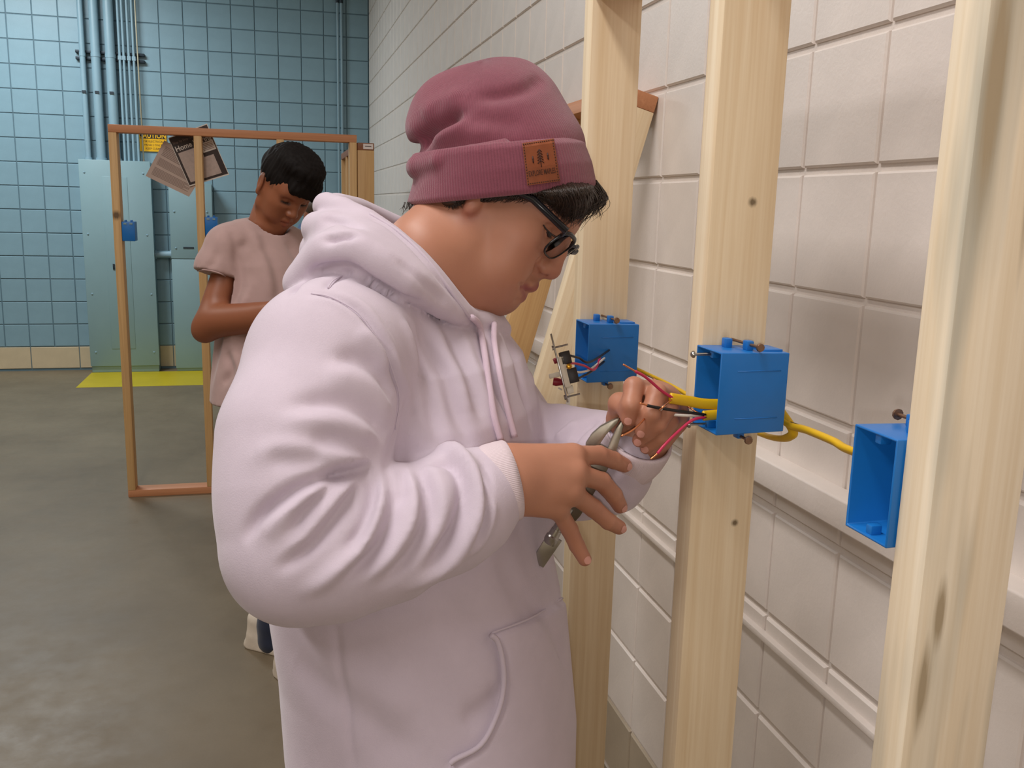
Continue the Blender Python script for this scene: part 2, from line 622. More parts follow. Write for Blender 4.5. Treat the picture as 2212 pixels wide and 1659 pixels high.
# caution sign
s0, s1 = PY(300, 275, 8.97), PY(360.5, 328.5, 8.97)
SX0, SX1, SZ0, SZ1 = s0[0], s1[0], s1[2], s0[2] + 0.01
M_SIGN_Y = simple('sign_yellow', srgb(232, 176, 12), 0.4)
M_SIGN_K = simple('sign_black', srgb(28, 24, 20), 0.5)
sg = thing('caution_sign', ((SX0 + SX1) / 2, 8.975, SZ0), 'yellow and black caution sign on the blue wall beside the conduits', 'sign')
MB().box((SX0, 8.972, SZ0), (SX1, YB + 0.001, SZ1)).build('plate', M_SIGN_Y, sg)
MB().box((SX0 + 0.004, 8.9705, 2.085), (SX1 - 0.004, 8.9725, SZ1 - 0.004)).build('header_band', M_SIGN_K, sg)
FR = Matrix.Rotation(math.radians(90), 4, 'X')
text_mesh('lettering', 'CAUTION', 0.062, M_SIGN_Y, Matrix.Translation(((SX0 + SX1) / 2 - 0.004, 8.9700, 2.091)) @ FR, sg, 0.0004, 0.82, 0.0015, 'CENTER')
for i, tx in enumerate(('FOR ELECTRICAL', 'PANELS ONLY', 'KEEP CLEAR')):
    text_mesh('lettering', tx, 0.026, M_SIGN_K, Matrix.Translation(((SX0 + SX1) / 2, 8.9715, 2.052 - 0.031 * i)) @ FR, sg, 0.0003, 0.9, 0, 'CENTER')
# ------------------------------------------------------------------ timber frames
PINE_L, PINE_D = srgb(240, 224, 194), srgb(212, 182, 138)
RED_L, RED_D = srgb(206, 146, 104), srgb(170, 108, 72)
M_PINE = [wood('pine_%s' % 'abcdef'[i], PINE_L, PINE_D, 1.3 * i) for i in range(4)]
M_PINE_RED = wood('reddish_fir', RED_L, RED_D, 4.1)
M_PINE_FAR = wood('pine_yellow', srgb(218, 182, 128), srgb(180, 134, 82), 2.2)
M_STUD_MID = wood('pine_knotted', PINE_L, PINE_D, 0.4, knots=((0.054, 0.0, 1.545, 0.0075), (0.062, 0.0, 1.145, 0.006), (0.03, 0.0, 1.36, 0.010, 0.3)))
M_STUD_NEAR = wood('pine_stained', srgb(244, 232, 210), srgb(218, 196, 160), 3.3, stain=srgb(150, 150, 138), knots=((0.012, 0.0, 1.150, 0.0085, 0.16), (0.020, 0.0, 1.215, 0.007, 0.2), (0.012, 0.0, 1.63, 0.012, 0.1), (0.055, 0.0, 1.60, 0.006, 0.05)))
M_STUD_FAR = wood('pine_pale', srgb(240, 222, 190), srgb(212, 182, 138), 5.2)

I4 = Matrix.Identity(4)
VX, VY, VZ = Vector((1, 0, 0)), Vector((0, 1, 0)), Vector((0, 0, 1))


def stud(parent, x, y, z0, z1, mat, w=0.089, t=0.038, name='stud', along='x'):
    """upright; wide side along world X (along='x') or world Y"""
    if along == 'x':
        M = axes_matrix(VX, VY, VZ, (x, y, z0))
    else:
        M = axes_matrix(VY, -VX, VZ, (x + t, y, z0))
    return board(name, z1 - z0, w, t, mat, M, parent)


def plate_y(parent, x, y0, y1, z, mat, name):
    """flat plate running along Y, 89 wide in X, 38 thick"""
    M = axes_matrix(VX, -VZ, VY, (x, y0, z + 0.038))
    return board(name, y1 - y0, 0.089, 0.038, mat, M, parent)


def plate_x(parent, y, x0, x1, z, mat, name):
    M = axes_matrix(-VY, -VZ, VX, (x0, y + 0.089, z + 0.038))
    # local X runs along -Y so that the board is 89 deep
    return board(name, x1 - x0, 0.089, 0.038, mat, M, parent)


# near frame, parallel to the white wall, where the man in the beanie works
FX = 0.497
fr = thing('timber_frame', (FX, 0.9, 0), 'pale pine stud frame standing nearest the camera, carrying three blue boxes', 'frame')
ST1, ST2, ST3, ST4 = 1.464, 1.003, 0.586, 0.185
stud(fr, FX, ST1, 0.038, 1.905, M_STUD_FAR, 0.085)
stud(fr, FX, ST2, 0.038, 1.905, M_STUD_MID, 0.085)
stud(fr, FX, ST3, 0.038, 1.905, M_STUD_NEAR, 0.085)
stud(fr, FX, ST4, 0.038, 1.905, M_PINE[1], 0.085)
plate_y(fr, FX, ST4, ST1 + 0.038, 1.905, M_PINE_RED, 'top_plate')
plate_y(fr, FX, ST4, ST1 + 0.038, 0.0, M_PINE[2], 'bottom_plate')

# frame leaning on the white wall just behind it
ln = thing('timber_frame', (0.6, 2.6, 0), 'pine frame leaning back against the white wall behind the nearest frame', 'frame')
LB = Vector((0.378, 0, 0.0))
LU = Vector((0.265, 0, 0.9643))
LW = Vector((-0.9643, 0, 0.265))
LY0, LLEN, LH = 2.085, 1.22, 1.90
for i in range(4):
    y = LY0 + (LLEN - 0.038) * i / 3
    # local X = LW (depth 89 towards the room), local Y = +Y, local Z = LU ; X x Y = Z
    o = LB + LU * 0.038
    M = axes_matrix(-LW, VY, LU, (o.x + LW.x * 0.089, y, o.z + LW.z * 0.089))
    board('stud', LH - 0.076, 0.089, 0.038, M_PINE_FAR if i else M_PINE[3], M, ln)
for nm, h, mt in (('bottom_plate', 0.0, M_PINE[1]), ('top_plate', LH - 0.038, M_PINE_RED)):
    o = LB + LU * (h + 0.038)
    M = axes_matrix(-LW, -LU, VY, (o.x + LW.x * 0.089, LY0, o.z + LW.z * 0.089))
    board(nm, LLEN, 0.089, 0.038, mt, M, ln)

# four-foot practice frame in front of the blue wall
FY = 5.02
bf = thing('timber_frame', (-0.18, FY, 0), 'freestanding pine frame with reddish top plate in front of the blue panels', 'frame')
fx0, fx1 = -0.785, 0.430
M_FAR_K = wood('pine_far_knots', srgb(218, 182, 128), srgb(180, 134, 82), 6.1, knots=((0.0, 0.02, 1.44, 0.030),))
for x, mt in ((fx0, M_FAR_K), (-0.385, M_PINE_FAR), (0.02, M_PINE_FAR), (fx1 - 0.038, M_PINE_FAR)):
    stud(bf, x, FY, 0.038, 1.882, mt, along='y')
plate_x(bf, FY, fx0, fx1, 1.882, M_PINE_RED, 'top_plate')
plate_x(bf, FY, fx0, fx1, 0.0, M_PINE_RED, 'bottom_plate')

# a second frame meets its right end and runs back along the white wall
sf = thing('timber_frame', (0.48, 5.6, 0), 'pine frame running along the white wall, small white sticker on its plate end', 'frame')
for i in range(4):
    stud(sf, 0.434, FY + 0.02 + 0.394 * i, 0.038, 1.845, M_PINE_FAR)
tp = plate_y(sf, 0.434, FY + 0.02, FY + 1.24, 1.845, wood('brown_plate', srgb(150, 96, 62), srgb(112, 68, 42), 1.9), 'top_plate')
plate_y(sf, 0.434, FY + 0.02, FY + 1.24, 0.0, M_PINE_RED, 'bottom_plate')
M_PAPER = simple('white_label_paper', srgb(226, 216, 212), 0.6)
M_INK = simple('grey_ink', srgb(96, 84, 80), 0.7)
lb = MB().box((0.465, FY + 0.0190, 1.8515), (0.517, FY + 0.0201, 1.8785)).build('sticker', M_PAPER, sf)
MB().box((0.474, FY + 0.0183, 1.8635), (0.508, FY + 0.0191, 1.8675)).build('printed_line', M_INK, lb)

# ------------------------------------------------------------------ blue electrical boxes
M_BOX = simple('blue_box_plastic', srgb(24, 112, 190), 0.34, var=0.03, vscale=30, bump=(700, 0.05, 0.0003))
M_NAIL = simple('box_nail', srgb(140, 112, 92), 0.45, 0.85, var=0.2, vscale=200)


def elec_box(loc, label, group, mirror=1, screws=False, D=0.086, W=0.058, H=0.096):
    """loc: corner at the opening, stud side, bottom.  Opening faces -X; the box grows towards -Y*mirror."""
    x0, y0, z0 = loc
    t = thing('electrical_box', (x0 + D / 2, y0 - mirror * W / 2, z0), label, 'electrical box', group)
    y1 = y0 - mirror * W
    ya, yb = min(y0, y1), max(y0, y1)
    dr = 0.0015
    w = 0.0024
    m = MB()
    o = [(x0, ya, z0), (x0, yb, z0), (x0, yb, z0 + H), (x0, ya, z0 + H)]
    ob = [(x0 + D, ya + dr, z0 + dr), (x0 + D, yb - dr, z0 + dr), (x0 + D, yb - dr, z0 + H - dr), (x0 + D, ya + dr, z0 + H - dr)]
    i = [(x0, ya + w, z0 + w), (x0, yb - w, z0 + w), (x0, yb - w, z0 + H - w), (x0, ya + w, z0 + H - w)]
    ib = [(x0 + D - w, ya + w + dr, z0 + w + dr), (x0 + D - w, yb - w - dr, z0 + w + dr), (x0 + D - w, yb - w - dr, z0 + H - w - dr), (x0 + D - w, ya + w + dr, z0 + H - w - dr)]
    fs = []
    for j in range(4):
        n = (j + 1) % 4
        fs += [(j, n, 4 + n, 4 + j), (8 + n, 8 + j, 12 + j, 12 + n), (n, j, 8 + j, 8 + n)]
    fs += [(4, 5, 6, 7), (15, 14, 13, 12)]
    m.add(o + ob + i + ib, fs)
    sh = m.build('shell', M_BOX, t, bevel=0.0022, seg=3)
    # moulded rib lines on the exposed side
    for zz in (z0 + 0.019, z0 + H - 0.022):
        yy = y1
        MB().tube([(x0 + 0.022, yy + mirror * 0.0004, zz), (x0 + D - 0.010, yy + mirror * 0.0012, zz)], 0.0006, 6).build('rib', M_BOX, sh, True)
    # device screw lugs inside the opening
    yc = (y0 + y1) / 2
    for zz, s in ((z0 + 0.0065, 1), (z0 + H - 0.0065, -1)):
        MB().box((x0 + 0.003, yc - 0.0042, zz - 0.0045), (x0 + 0.014, yc + 0.0042, zz + 0.0045)).build('lug', M_BOX, sh, bevel=0.0015)
        if screws:
            MB().tube([(x0 - 0.022, yc, zz), (x0 - 0.020, yc, zz), (x0 - 0.0185, yc, zz), (x0 - 0.0184, yc, zz), (x0 + 0.012, yc, zz)],
                      [0.0028, 0.0042, 0.0042, 0.0017, 0.0017], 10).build('screw', M_STEEL, t, True, 35)
    # captive nails in their posts, top and bottom
    for zz, up in ((z0 + H, 1), (z0, -1)):
        for xx, nl in ((x0 + 0.030, 1), (x0 + 0.046, 0)) if up > 0 else ((x0 + 0.040, 1),):
            yp = y0 - mirror * (0.018 if nl else 0.040)
            if up < 0:
                yp = y0 - mirror * 0.044
            MB().box((xx - 0.0045, yp - 0.006, zz - 0.001 if up > 0 else zz - 0.009), (xx + 0.0045, yp + 0.006, zz + 0.0105 if up > 0 else zz + 0.001)).build('nail_post', M_BOX, sh, bevel=0.0016)
        xn = x0 + (0.046 if up > 0 else 0.040)
        zn = zz + up * 0.006
        hy = y1 - mirror * 0.004
        MB().tube([(xn, hy - mirror * 0.002, zn), (xn, hy, zn), (xn, hy + mirror * 0.0008, zn), (xn, hy + mirror * 0.001, zn), (xn, y0 + mirror * 0.001, zn)],
                  [0.0046, 0.0052, 0.0052, 0.0018, 0.0018], 10).build('nail', M_NAIL, t, True, 35)
    # rear ridges on the top face
    MB().box((x0 + 0.060, y0 - mirror * W / 2 - 0.02, z0 + H - 0.0022), (x0 + D - 0.003, y0 - mirror * W / 2 + 0.016, z0 + H + 0.0012)).build('cable_clamp', M_BOX, sh, bevel=0.0008)
    return t


BX = 0.490
elec_box((BX, ST1 - 0.001, 1.290), 'blue plastic box on the far stud with a switch hanging out of it', 'blue boxes on the near frame', D=0.088, W=0.067, H=0.097)
elec_box((BX, ST2 - 0.001, 1.316), 'blue plastic box on the middle stud, wires being stripped at its mouth', 'blue boxes on the near frame', screws=True, D=0.088, W=0.064, H=0.097)
elec_box((BX, ST3 + 0.039, 1.297), 'empty blue plastic box on the nearest stud, open side towards the camera', 'blue boxes on the near frame', mirror=-1, D=0.088, W=0.058, H=0.094)


def back_box(x, z, label):
    t = thing('electrical_box', (x, FY + 0.04, z), label, 'electrical box', 'blue boxes on the far frame')
    W, H, D = 0.062, 0.097, 0.085
    sh = MB().box((x, FY + 0.002, z), (x + W, FY + D, z + H)).build('shell', M_BOX, t, bevel=0.003, seg=2)
    for xx in (x + 0.010, x + 0.038):
        MB().box((xx, FY - 0.001, z + H - 0.014), (xx + 0.014, FY + 0.004, z + H - 0.006)).build('knockout', M_PANEL, sh)
        MB().box((xx + 0.002, FY + 0.02, z + H - 0.001), (xx + 0.012, FY + 0.04, z + H + 0.008)).build('nail_post', M_BOX, sh, bevel=0.001)
    return t


back_box(fx0 + 0.039, PY(280, 521, FY)[2], 'small blue box on the left stud of the freestanding frame')
back_box(-0.385 + 0.039, PY(440, 510, FY)[2], 'small blue box behind the shoulder of the man in the t-shirt')

# ------------------------------------------------------------------ papers hung behind the freestanding frame
def sheet(name, corners, mat, parent, off=0.0, thick=0.0006, curl=0.012):
    """thin sheet through four pixel corners on the plane just behind the frame, with a slight curl"""
    Y = FY + 0.093 + off
    c = [PY(px, py, Y) for px, py in corners]
    n = 8
    vs = []
    for j in range(n + 1):
        for i in range(n + 1):
            u, v = i / n, j / n
            q = c[0] * (1 - u) * (1 - v) + c[1] * u * (1 - v) + c[2] * u * v + c[3] * (1 - u) * v
            vs.append(q + np.array([0, curl * v * v * (0.6 + 0.4 * u), 0]))
    top = len(vs)
    vs += [q + np.array([0, thick, 0]) for q in vs]
    fs = []
    for j in range(n):
        for i in range(n):
            a = j * (n + 1) + i
            fs.append((a, a + 1, a + n + 2, a + n + 1))
            fs.append((top + a, top + a + n + 1, top + a + n + 2, top + a + 1))
    m = n + 1
    edge = [i for i in range(m)] + [j * m + n for j in range(1, m)] + [n * m + i for i in range(n - 1, -1, -1)] + [j * m for j in range(n - 1, 0, -1)]
    for a, b in zip(edge, edge[1:] + edge[:1]):
        fs.append((a, a + top, b + top, b))
    return mesh_obj(name, vs, fs, mat, parent), c


def on_sheet(c, u, v, off, curl=0.012):
    q = c[0] * (1 - u) * (1 - v) + c[1] * u * (1 - v) + c[2] * u * v + c[3] * (1 - u) * v
    return q + np.array([0, curl * v * v * (0.6 + 0.4 * u) - off, 0])


def patch(c, u0, v0, u1, v1, off):
    vs, fs = [], []
    n = 6
    for j in range(n + 1):
        for i in range(n + 1):
            vs.append(on_sheet(c, u0 + (u1 - u0) * i / n, v0 + (v1 - v0) * j / n, off))
    for j in range(n):
        for i in range(n):
            a = j * (n + 1) + i
            fs.append((a, a + 1, a + n + 2, a + n + 1))
    return vs, fs


M_PAGE = simple('newsprint', srgb(196, 176, 166), 0.8, var=0.03, vscale=30)
M_COVER = simple('dark_cover_print', srgb(52, 38, 36), 0.5)
M_COVER_W = simple('cover_white_edge', srgb(226, 218, 210), 0.6)
M_COVER_P = simple('cover_picture', srgb(186, 168, 160), 0.6, var=0.10, vscale=60)
M_TXT = simple('print_grey', srgb(150, 130, 122), 0.8)
pg = thing('printed_page', PY(380, 400, FY + 0.1), 'grey printed text page hanging crooked behind the freestanding frame', 'paper')
po, pc = sheet('page', [(355, 303), (448, 360), (408, 425), (314, 380)], M_PAGE, pg, 0.012)
for a0, a1, b0, b1 in ((0.08, 0.92, 0.10, 0.36), (0.08, 0.92, 0.42, 0.62), (0.08, 0.92, 0.68, 0.90)):
    mm = MB()
    nl = 7
    for i in range(nl):
        vv = b0 + (b1 - b0) * (i + 0.25) / nl
        mm.add(*patch(pc, a0, vv, a1 - (0.12 if i % 3 == 2 else 0), vv + (b1 - b0) / nl * 0.5, 0.0008))
    tag(mm.build('text_block', M_TXT, po), kind='stuff')
bk = thing('wiring_booklet', PY(430, 340, FY + 0.1), 'dark-covered home wiring booklet hanging tilted behind the frame stud', 'booklet')
BC = [(363, 298), (447, 267), (495, 377), (409, 403)]
bo, bc = sheet('cover', BC, M_COVER_W, bk, 0.002, 0.003)
mm = MB().add(*patch(bc, 0.015, 0.015, 0.985, 0.975, 0.0008)).build('dark_print', M_COVER, bo)
for (a, b, c_, d) in ((0.07, 0.335, 0.62, 0.66), (0.07, 0.66, 0.85, 0.93), (0.62, 0.555, 0.85, 0.66)):
    MB().add(*patch(bc, a, b, c_, d, 0.0014)).build('picture', M_COVER_P, bo)
MB().add(*patch(bc, 0.64, 0.30, 0.965, 0.48, 0.0014)).build('picture', M_COVER_W, bo)
e1 = Vector(bc[1] - bc[0])
e1n = e1.normalized()
dn = Vector(bc[3] - bc[0]).normalized()
up = -dn
up = (up - e1n * up.dot(e1n)).normalized()
q = Vector(on_sheet(bc, 0.05, 0.30, 0.0016))
text_mesh('lettering', 'Home Wiring', 0.037, M_COVER_W, axes_matrix(e1n, up, e1n.cross(up), q), bo, 0.0001, 0.92, 0.0006)
q = Vector(on_sheet(bc, 0.05, 0.155, 0.0016))
text_mesh('lettering', 'Step by Step Guide Book', 0.017, M_TXT, axes_matrix(e1n, up, e1n.cross(up), q), bo, 0.0001, 0.95)
mm = MB()
for i in range(5):
    mm.add(*patch(bc, 0.67, 0.325 + 0.028 * i, 0.93, 0.337 + 0.028 * i, 0.0019))
tag(mm.build('text_block', M_TXT, bo), kind='stuff')
# ------------------------------------------------------------------ implicit modelling for the people
def smin(a, b, k):
    if k <= 0:
        return np.minimum(a, b)
    h = np.clip(0.5 + 0.5 * (b - a) / k, 0, 1)
    return b * (1 - h) + a * h - k * h * (1 - h)


def smax(a, b, k):
    return -smin(-a, -b, k)


def d_cap(p, a, b, ra, rb):
    a, b = np.asarray(a, float), np.asarray(b, float)
    ab = b - a
    t = np.clip(((p - a) @ ab) / (ab @ ab + 1e-12), 0, 1)
    return np.linalg.norm(p - (a + t[:, None] * ab), axis=1) - (ra + (rb - ra) * t)


def d_ell(p, c, r, axes=None):
    q = p - np.asarray(c, float)
    if axes is not None:
        q = q @ np.asarray(axes, float).T
    r = np.asarray(r, float)
    k0 = np.linalg.norm(q / r, axis=1)
    k1 = np.linalg.norm(q / (r * r), axis=1) + 1e-9
    return k0 * (k0 - 1) / k1


class Blob:
    """ordered list of smooth unions / cuts"""
    def __init__(self):
        self.ops = []

    def cap(self, a, b, ra, rb=None, k=0.02):
        rb = ra if rb is None else rb
        self.ops.append(('u', lambda p: d_cap(p, a, b, ra, rb), k))
        return self

    def chain(self, pts, rads, k=0.02, kin=None):
        pts = [np.asarray(q, float) for q in pts]
        kin = k * 0.5 if kin is None else kin

        def f(p):
            d = None
            for i in range(len(pts) - 1):
                e = d_cap(p, pts[i], pts[i + 1], rads[i], rads[i + 1])
                d = e if d is None else smin(d, e, kin)
            return d
        self.ops.append(('u', f, k))
        return self

    def ell(self, c, r, axes=None, k=0.02):
        self.ops.append(('u', lambda p: d_ell(p, c, r, axes), k))
        return self

    def fn(self, f, k=0.02):
        self.ops.append(('u', f, k))
        return self

    def cut(self, f, k=0.005):
        self.ops.append(('c', f, k))
        return self

    def cut_ell(self, c, r, axes=None, k=0.005):
        return self.cut(lambda p: d_ell(p, c, r, axes), k)

    def __call__(self, p):
        d = None
        for op, f, k in self.ops:
            e = f(p)
            if op == 'u':
                d = e if d is None else smin(d, e, k)
            else:
                d = smax(d, -e, k)
        return d


def loft(secs, ax_a, ax_b, axis=(0, 0, 1)):
    """secs: (centre, a, b) ordered along axis; elliptical section a along ax_a, b along ax_b"""
    axis = np.asarray(axis, float)
    C = np.array([s[0] for s in secs], float)
    T = C @ axis
    o = np.argsort(T)
    C, T = C[o], T[o]
    A = np.array([s[1] for s in secs], float)[o]
    B = np.array([s[2] for s in secs], float)[o]
    E = np.array([s[3] if len(s) > 3 else 2.0 for s in secs], float)[o]
    ax_a, ax_b = np.asarray(ax_a, float), np.asarray(ax_b, float)

    def f(p):
        t = p @ axis
        c = np.stack([np.interp(t, T, C[:, i]) for i in range(3)], 1)
        a, b, e = np.interp(t, T, A), np.interp(t, T, B), np.interp(t, T, E)
        q = p - c
        qa, qb = np.abs(q @ ax_a) / a, np.abs(q @ ax_b) / b
        r = (qa ** e + qb ** e + 1e-12) ** (1 / e)
        d = (r - 1) * np.minimum(a, b)
        return np.maximum(d, np.maximum(T[0] - t, t - T[-1]))
    return f


def sdf_mesh(fn, lo, hi, h, newton=2):
    lo, hi = np.asarray(lo, float), np.asarray(hi, float)
    B = 8
    nb = np.ceil((hi - lo) / (h * B)).astype(int)
    n = nb * B
    g = np.stack(np.meshgrid(*[np.arange(k) for k in nb], indexing='ij'), -1).reshape(-1, 3)
    ctr = lo + (g + 0.5) * B * h - h / 2
    dc = np.concatenate([fn(ctr[i:i + 200000]) for i in range(0, len(ctr), 200000)])
    V = np.repeat(np.repeat(np.repeat(np.where(dc.reshape(nb) > 0, 1.0, -1.0).astype(np.float32), B, 0), B, 1), B, 2)
    act = g[np.abs(dc) < 0.87 * B * h * 1.35 + 2 * h]
    off = np.stack(np.meshgrid(*[np.arange(B)] * 3, indexing='ij'), -1).reshape(-1, 3)
    for i in range(0, len(act), 600):
        idx = (act[i:i + 600, None, :] * B + off[None]).reshape(-1, 3)
        V[idx[:, 0], idx[:, 1], idx[:, 2]] = fn(lo + idx * h)
    S = V < 0
    c = S[:-1, :-1, :-1].astype(np.int8)
    tot = np.zeros_like(c)
    cor = [(i, j, k) for i in (0, 1) for j in (0, 1) for k in (0, 1)]
    X, Y, Z = [m - 1 for m in V.shape]
    for (i, j, k) in cor:
        tot += S[i:X + i, j:Y + j, k:Z + k]
    cells = np.argwhere((tot > 0) & (tot < 8))
    vid = -np.ones((X, Y, Z), np.int32)
    vid[cells[:, 0], cells[:, 1], cells[:, 2]] = np.arange(len(cells))
    val = {q: V[cells[:, 0] + q[0], cells[:, 1] + q[1], cells[:, 2] + q[2]].astype(float) for q in cor}
    acc = np.zeros((len(cells), 3))
    cnt = np.zeros(len(cells))
    for a in cor:
        for ax in range(3):
            if a[ax] == 0:
                b = tuple(a[q] + (q == ax) for q in range(3))
                va, vb = val[a], val[b]
                m = (va < 0) != (vb < 0)
                t = np.where(m, va / np.where(m, va - vb, 1), 0)
                for q in range(3):
                    acc[:, q] += np.where(m, a[q] + (t if q == ax else 0), 0)
                cnt += m
    P3 = lo + (cells + acc / cnt[:, None]) * h
    quads = []
    for ax in range(3):
        s0 = [slice(1, None)] * 3
        s0[ax] = slice(0, -1)
        s1 = [slice(1, None)] * 3
        s1[ax] = slice(1, None)
        A, Bq = S[tuple(s0)], S[tuple(s1)]
        e = np.argwhere(A != Bq)
        sgn = A[e[:, 0], e[:, 1], e[:, 2]]
        base = e.copy()
        for q in range(3):
            if q != ax:
                base[:, q] += 1
        u, v = [q for q in range(3) if q != ax]
        ids = []
        ok = np.ones(len(e), bool)
        for du, dv in ((-1, -1), (0, -1), (0, 0), (-1, 0)):
            cc = base.copy()
            cc[:, u] += du
            cc[:, v] += dv
            good = np.all((cc >= 0) & (cc < np.array([X, Y, Z])), axis=1)
            ok &= good
            cc = np.clip(cc, 0, np.array([X, Y, Z]) - 1)
            ids.append(vid[cc[:, 0], cc[:, 1], cc[:, 2]])
        q4 = np.stack(ids, 1)
        ok &= np.all(q4 >= 0, axis=1)
        q4, sgn = q4[ok], sgn[ok]
        flip = sgn if ax != 1 else ~sgn
        q4 = np.where(flip[:, None], q4, q4[:, ::-1])
        quads.append(q4)
    F = np.concatenate(quads)
    for _ in range(newton):
        d, G = sdf_grad(fn, P3, h)
        P3 = P3 - np.clip(d, -h, h)[:, None] * G
    return P3, F


def sdf_grad(fn, p, h):
    e = h * 0.35
    d = fn(p)
    G = np.stack([fn(p + np.eye(3)[i] * e) - d for i in range(3)], 1)
    G /= np.linalg.norm(G, axis=1)[:, None] + 1e-12
    return d, G


def vnormals(V, F):
    a = V[F[:, 2]] - V[F[:, 0]]
    b = V[F[:, 3]] - V[F[:, 1]]
    n = np.cross(a, b)
    N = np.zeros_like(V)
    for i in range(4):
        for q in range(3):
            N[:, q] += np.bincount(F[:, i], n[:, q], len(V))
    return N / (np.linalg.norm(N, axis=1)[:, None] + 1e-12)


def relax(V, F, it=2, lam=0.5):
    e = np.concatenate([F[:, [0, 1]], F[:, [1, 2]], F[:, [2, 3]], F[:, [3, 0]]])
    e = np.concatenate([e, e[:, ::-1]])
    deg = np.bincount(e[:, 0], minlength=len(V))
    for _ in range(it):
        m = np.stack([np.bincount(e[:, 0], V[e[:, 1], q], len(V)) for q in range(3)], 1) / np.maximum(deg, 1)[:, None]
        V = V * (1 - lam) + m * lam
    return V


def poly_dist(V, pts):
    """distance to a polyline and the parameter along it"""
    pts = np.asarray(pts, float)
    best = np.full(len(V), 1e9)
    par = np.zeros(len(V))
    L = np.concatenate([[0], np.cumsum(np.linalg.norm(np.diff(pts, axis=0), axis=1))])
    for i in range(len(pts) - 1):
        ab = pts[i + 1] - pts[i]
        t = np.clip(((V - pts[i]) @ ab) / (ab @ ab + 1e-12), 0, 1)
        d = np.linalg.norm(V - (pts[i] + t[:, None] * ab), axis=1)
        m = d < best
        best[m] = d[m]
        par[m] = (L[i] + t[m] * (L[i + 1] - L[i])) / L[-1]
    return best, par


def cast(fn, pix, dmin=0.5, dmax=2.0, extra=0.0):
    """where pixel rays first meet the implicit surface"""
    R = np.array([ray(x, y) for x, y in pix])
    ln = np.linalg.norm(R, axis=1)
    t = np.full(len(R), dmin)
    for _ in range(90):
        d = fn(CAM + R * t[:, None]) - extra
        go = (d > 0.0005) & (t < dmax)
        if not go.any():
            break
        t = np.where(go, t + np.maximum(d, 0.0008) / ln * 0.8, t)
    return CAM + R * t[:, None]


def wrinkle(V, N, lines):
    """lines: (points, width, height) ; height < 0 is a valley, tapering to the ends"""
    D = np.zeros(len(V))
    for pts, w, hgt in lines:
        lo, hi = np.min(pts, 0) - 4 * w, np.max(pts, 0) + 4 * w
        m = np.all((V > lo) & (V < hi), axis=1)
        if not m.any():
            continue
        d, s = poly_dist(V[m], pts)
        env = np.clip(np.minimum(s, 1 - s) * 5, 0, 1) ** 0.7
        env = 0.25 + 0.75 * env
        D[m] += hgt * env * np.exp(-(d / w) ** 2)
    return V + N * D[:, None]


def quad_obj(name, V, F, mat, parent=None, attrs=None, loc=None):
    me = bpy.data.meshes.new(name)
    me.vertices.add(len(V))
    me.vertices.foreach_set('co', np.ascontiguousarray(V, np.float32).ravel())
    me.loops.add(len(F) * 4)
    me.loops.foreach_set('vertex_index', np.ascontiguousarray(F, np.int32).ravel())
    me.polygons.add(len(F))
    me.polygons.foreach_set('loop_start', np.arange(0, len(F) * 4, 4, dtype=np.int32))
    me.update(calc_edges=True)
    me.validate()
    for k_, v_ in (attrs or {}).items():
        a = me.attributes.new(k_, 'FLOAT', 'POINT')
        a.data.foreach_set('value', np.ascontiguousarray(v_, np.float32))
    return link(name, me, mat, parent, True)


def joined(parts):
    V, F, n = [], [], 0
    for v, f in parts:
        V.append(v)
        F.append(f + n)
        n += len(v)
    return np.concatenate(V), np.concatenate(F)


def finger_chain(pix, lens, d0, toward=1.0):
    """pixel joints + bone lengths -> 3-D joints; each bone leans away (toward=1) or towards the camera (-1)"""
    pts = [P(pix[0][0], pix[0][1], d0)]
    d = d0
    for (x, y), L in zip(pix[1:], lens):
        best = None
        for dd in np.linspace(0, L, 60):
            q = P(x, y, d + toward * dd)
            e = abs(np.linalg.norm(q - pts[-1]) - L)
            if best is None or e < best[0]:
                best = (e, q, d + toward * dd)
        pts.append(best[1])
        d = best[2]
    return pts
# ------------------------------------------------------------------ cloth and skin
def skin_mat(name, base, red, dark):
    k = NT(name)
    b = k.b
    b.inputs['Roughness'].default_value = 0.48
    b.inputs['Subsurface Weight'].default_value = 0.12
    b.inputs['Subsurface Radius'].default_value = (0.010, 0.004, 0.002)
    b.inputs['Subsurface Scale'].default_value = 0.5
    v = k.coords('Object')
    c = k.mix(k.math('MULTIPLY', k.noise(v, 55, 4, 0.6), 0.7), base, tuple(x * 0.86 for x in base[:3]) + (1,))
    c = k.mix(k.math('MULTIPLY', k.noise(v, 11, 3, 0.6), 0.5), c, tuple(x * y for x, y in zip(base[:3], (0.92, 0.80, 0.74))) + (1,))
    a = k.n('ShaderNodeAttribute', attribute_name='red')
    c = k.mix(a.outputs['Fac'], c, red)
    a = k.n('ShaderNodeAttribute', attribute_name='dark')
    c = k.mix(a.outputs['Fac'], c, dark)
    k.l(c, b.inputs['Base Color'])
    k.bump(k.noise(v, 420, 3, 0.6), 0.10, 0.0008)
    return k.m


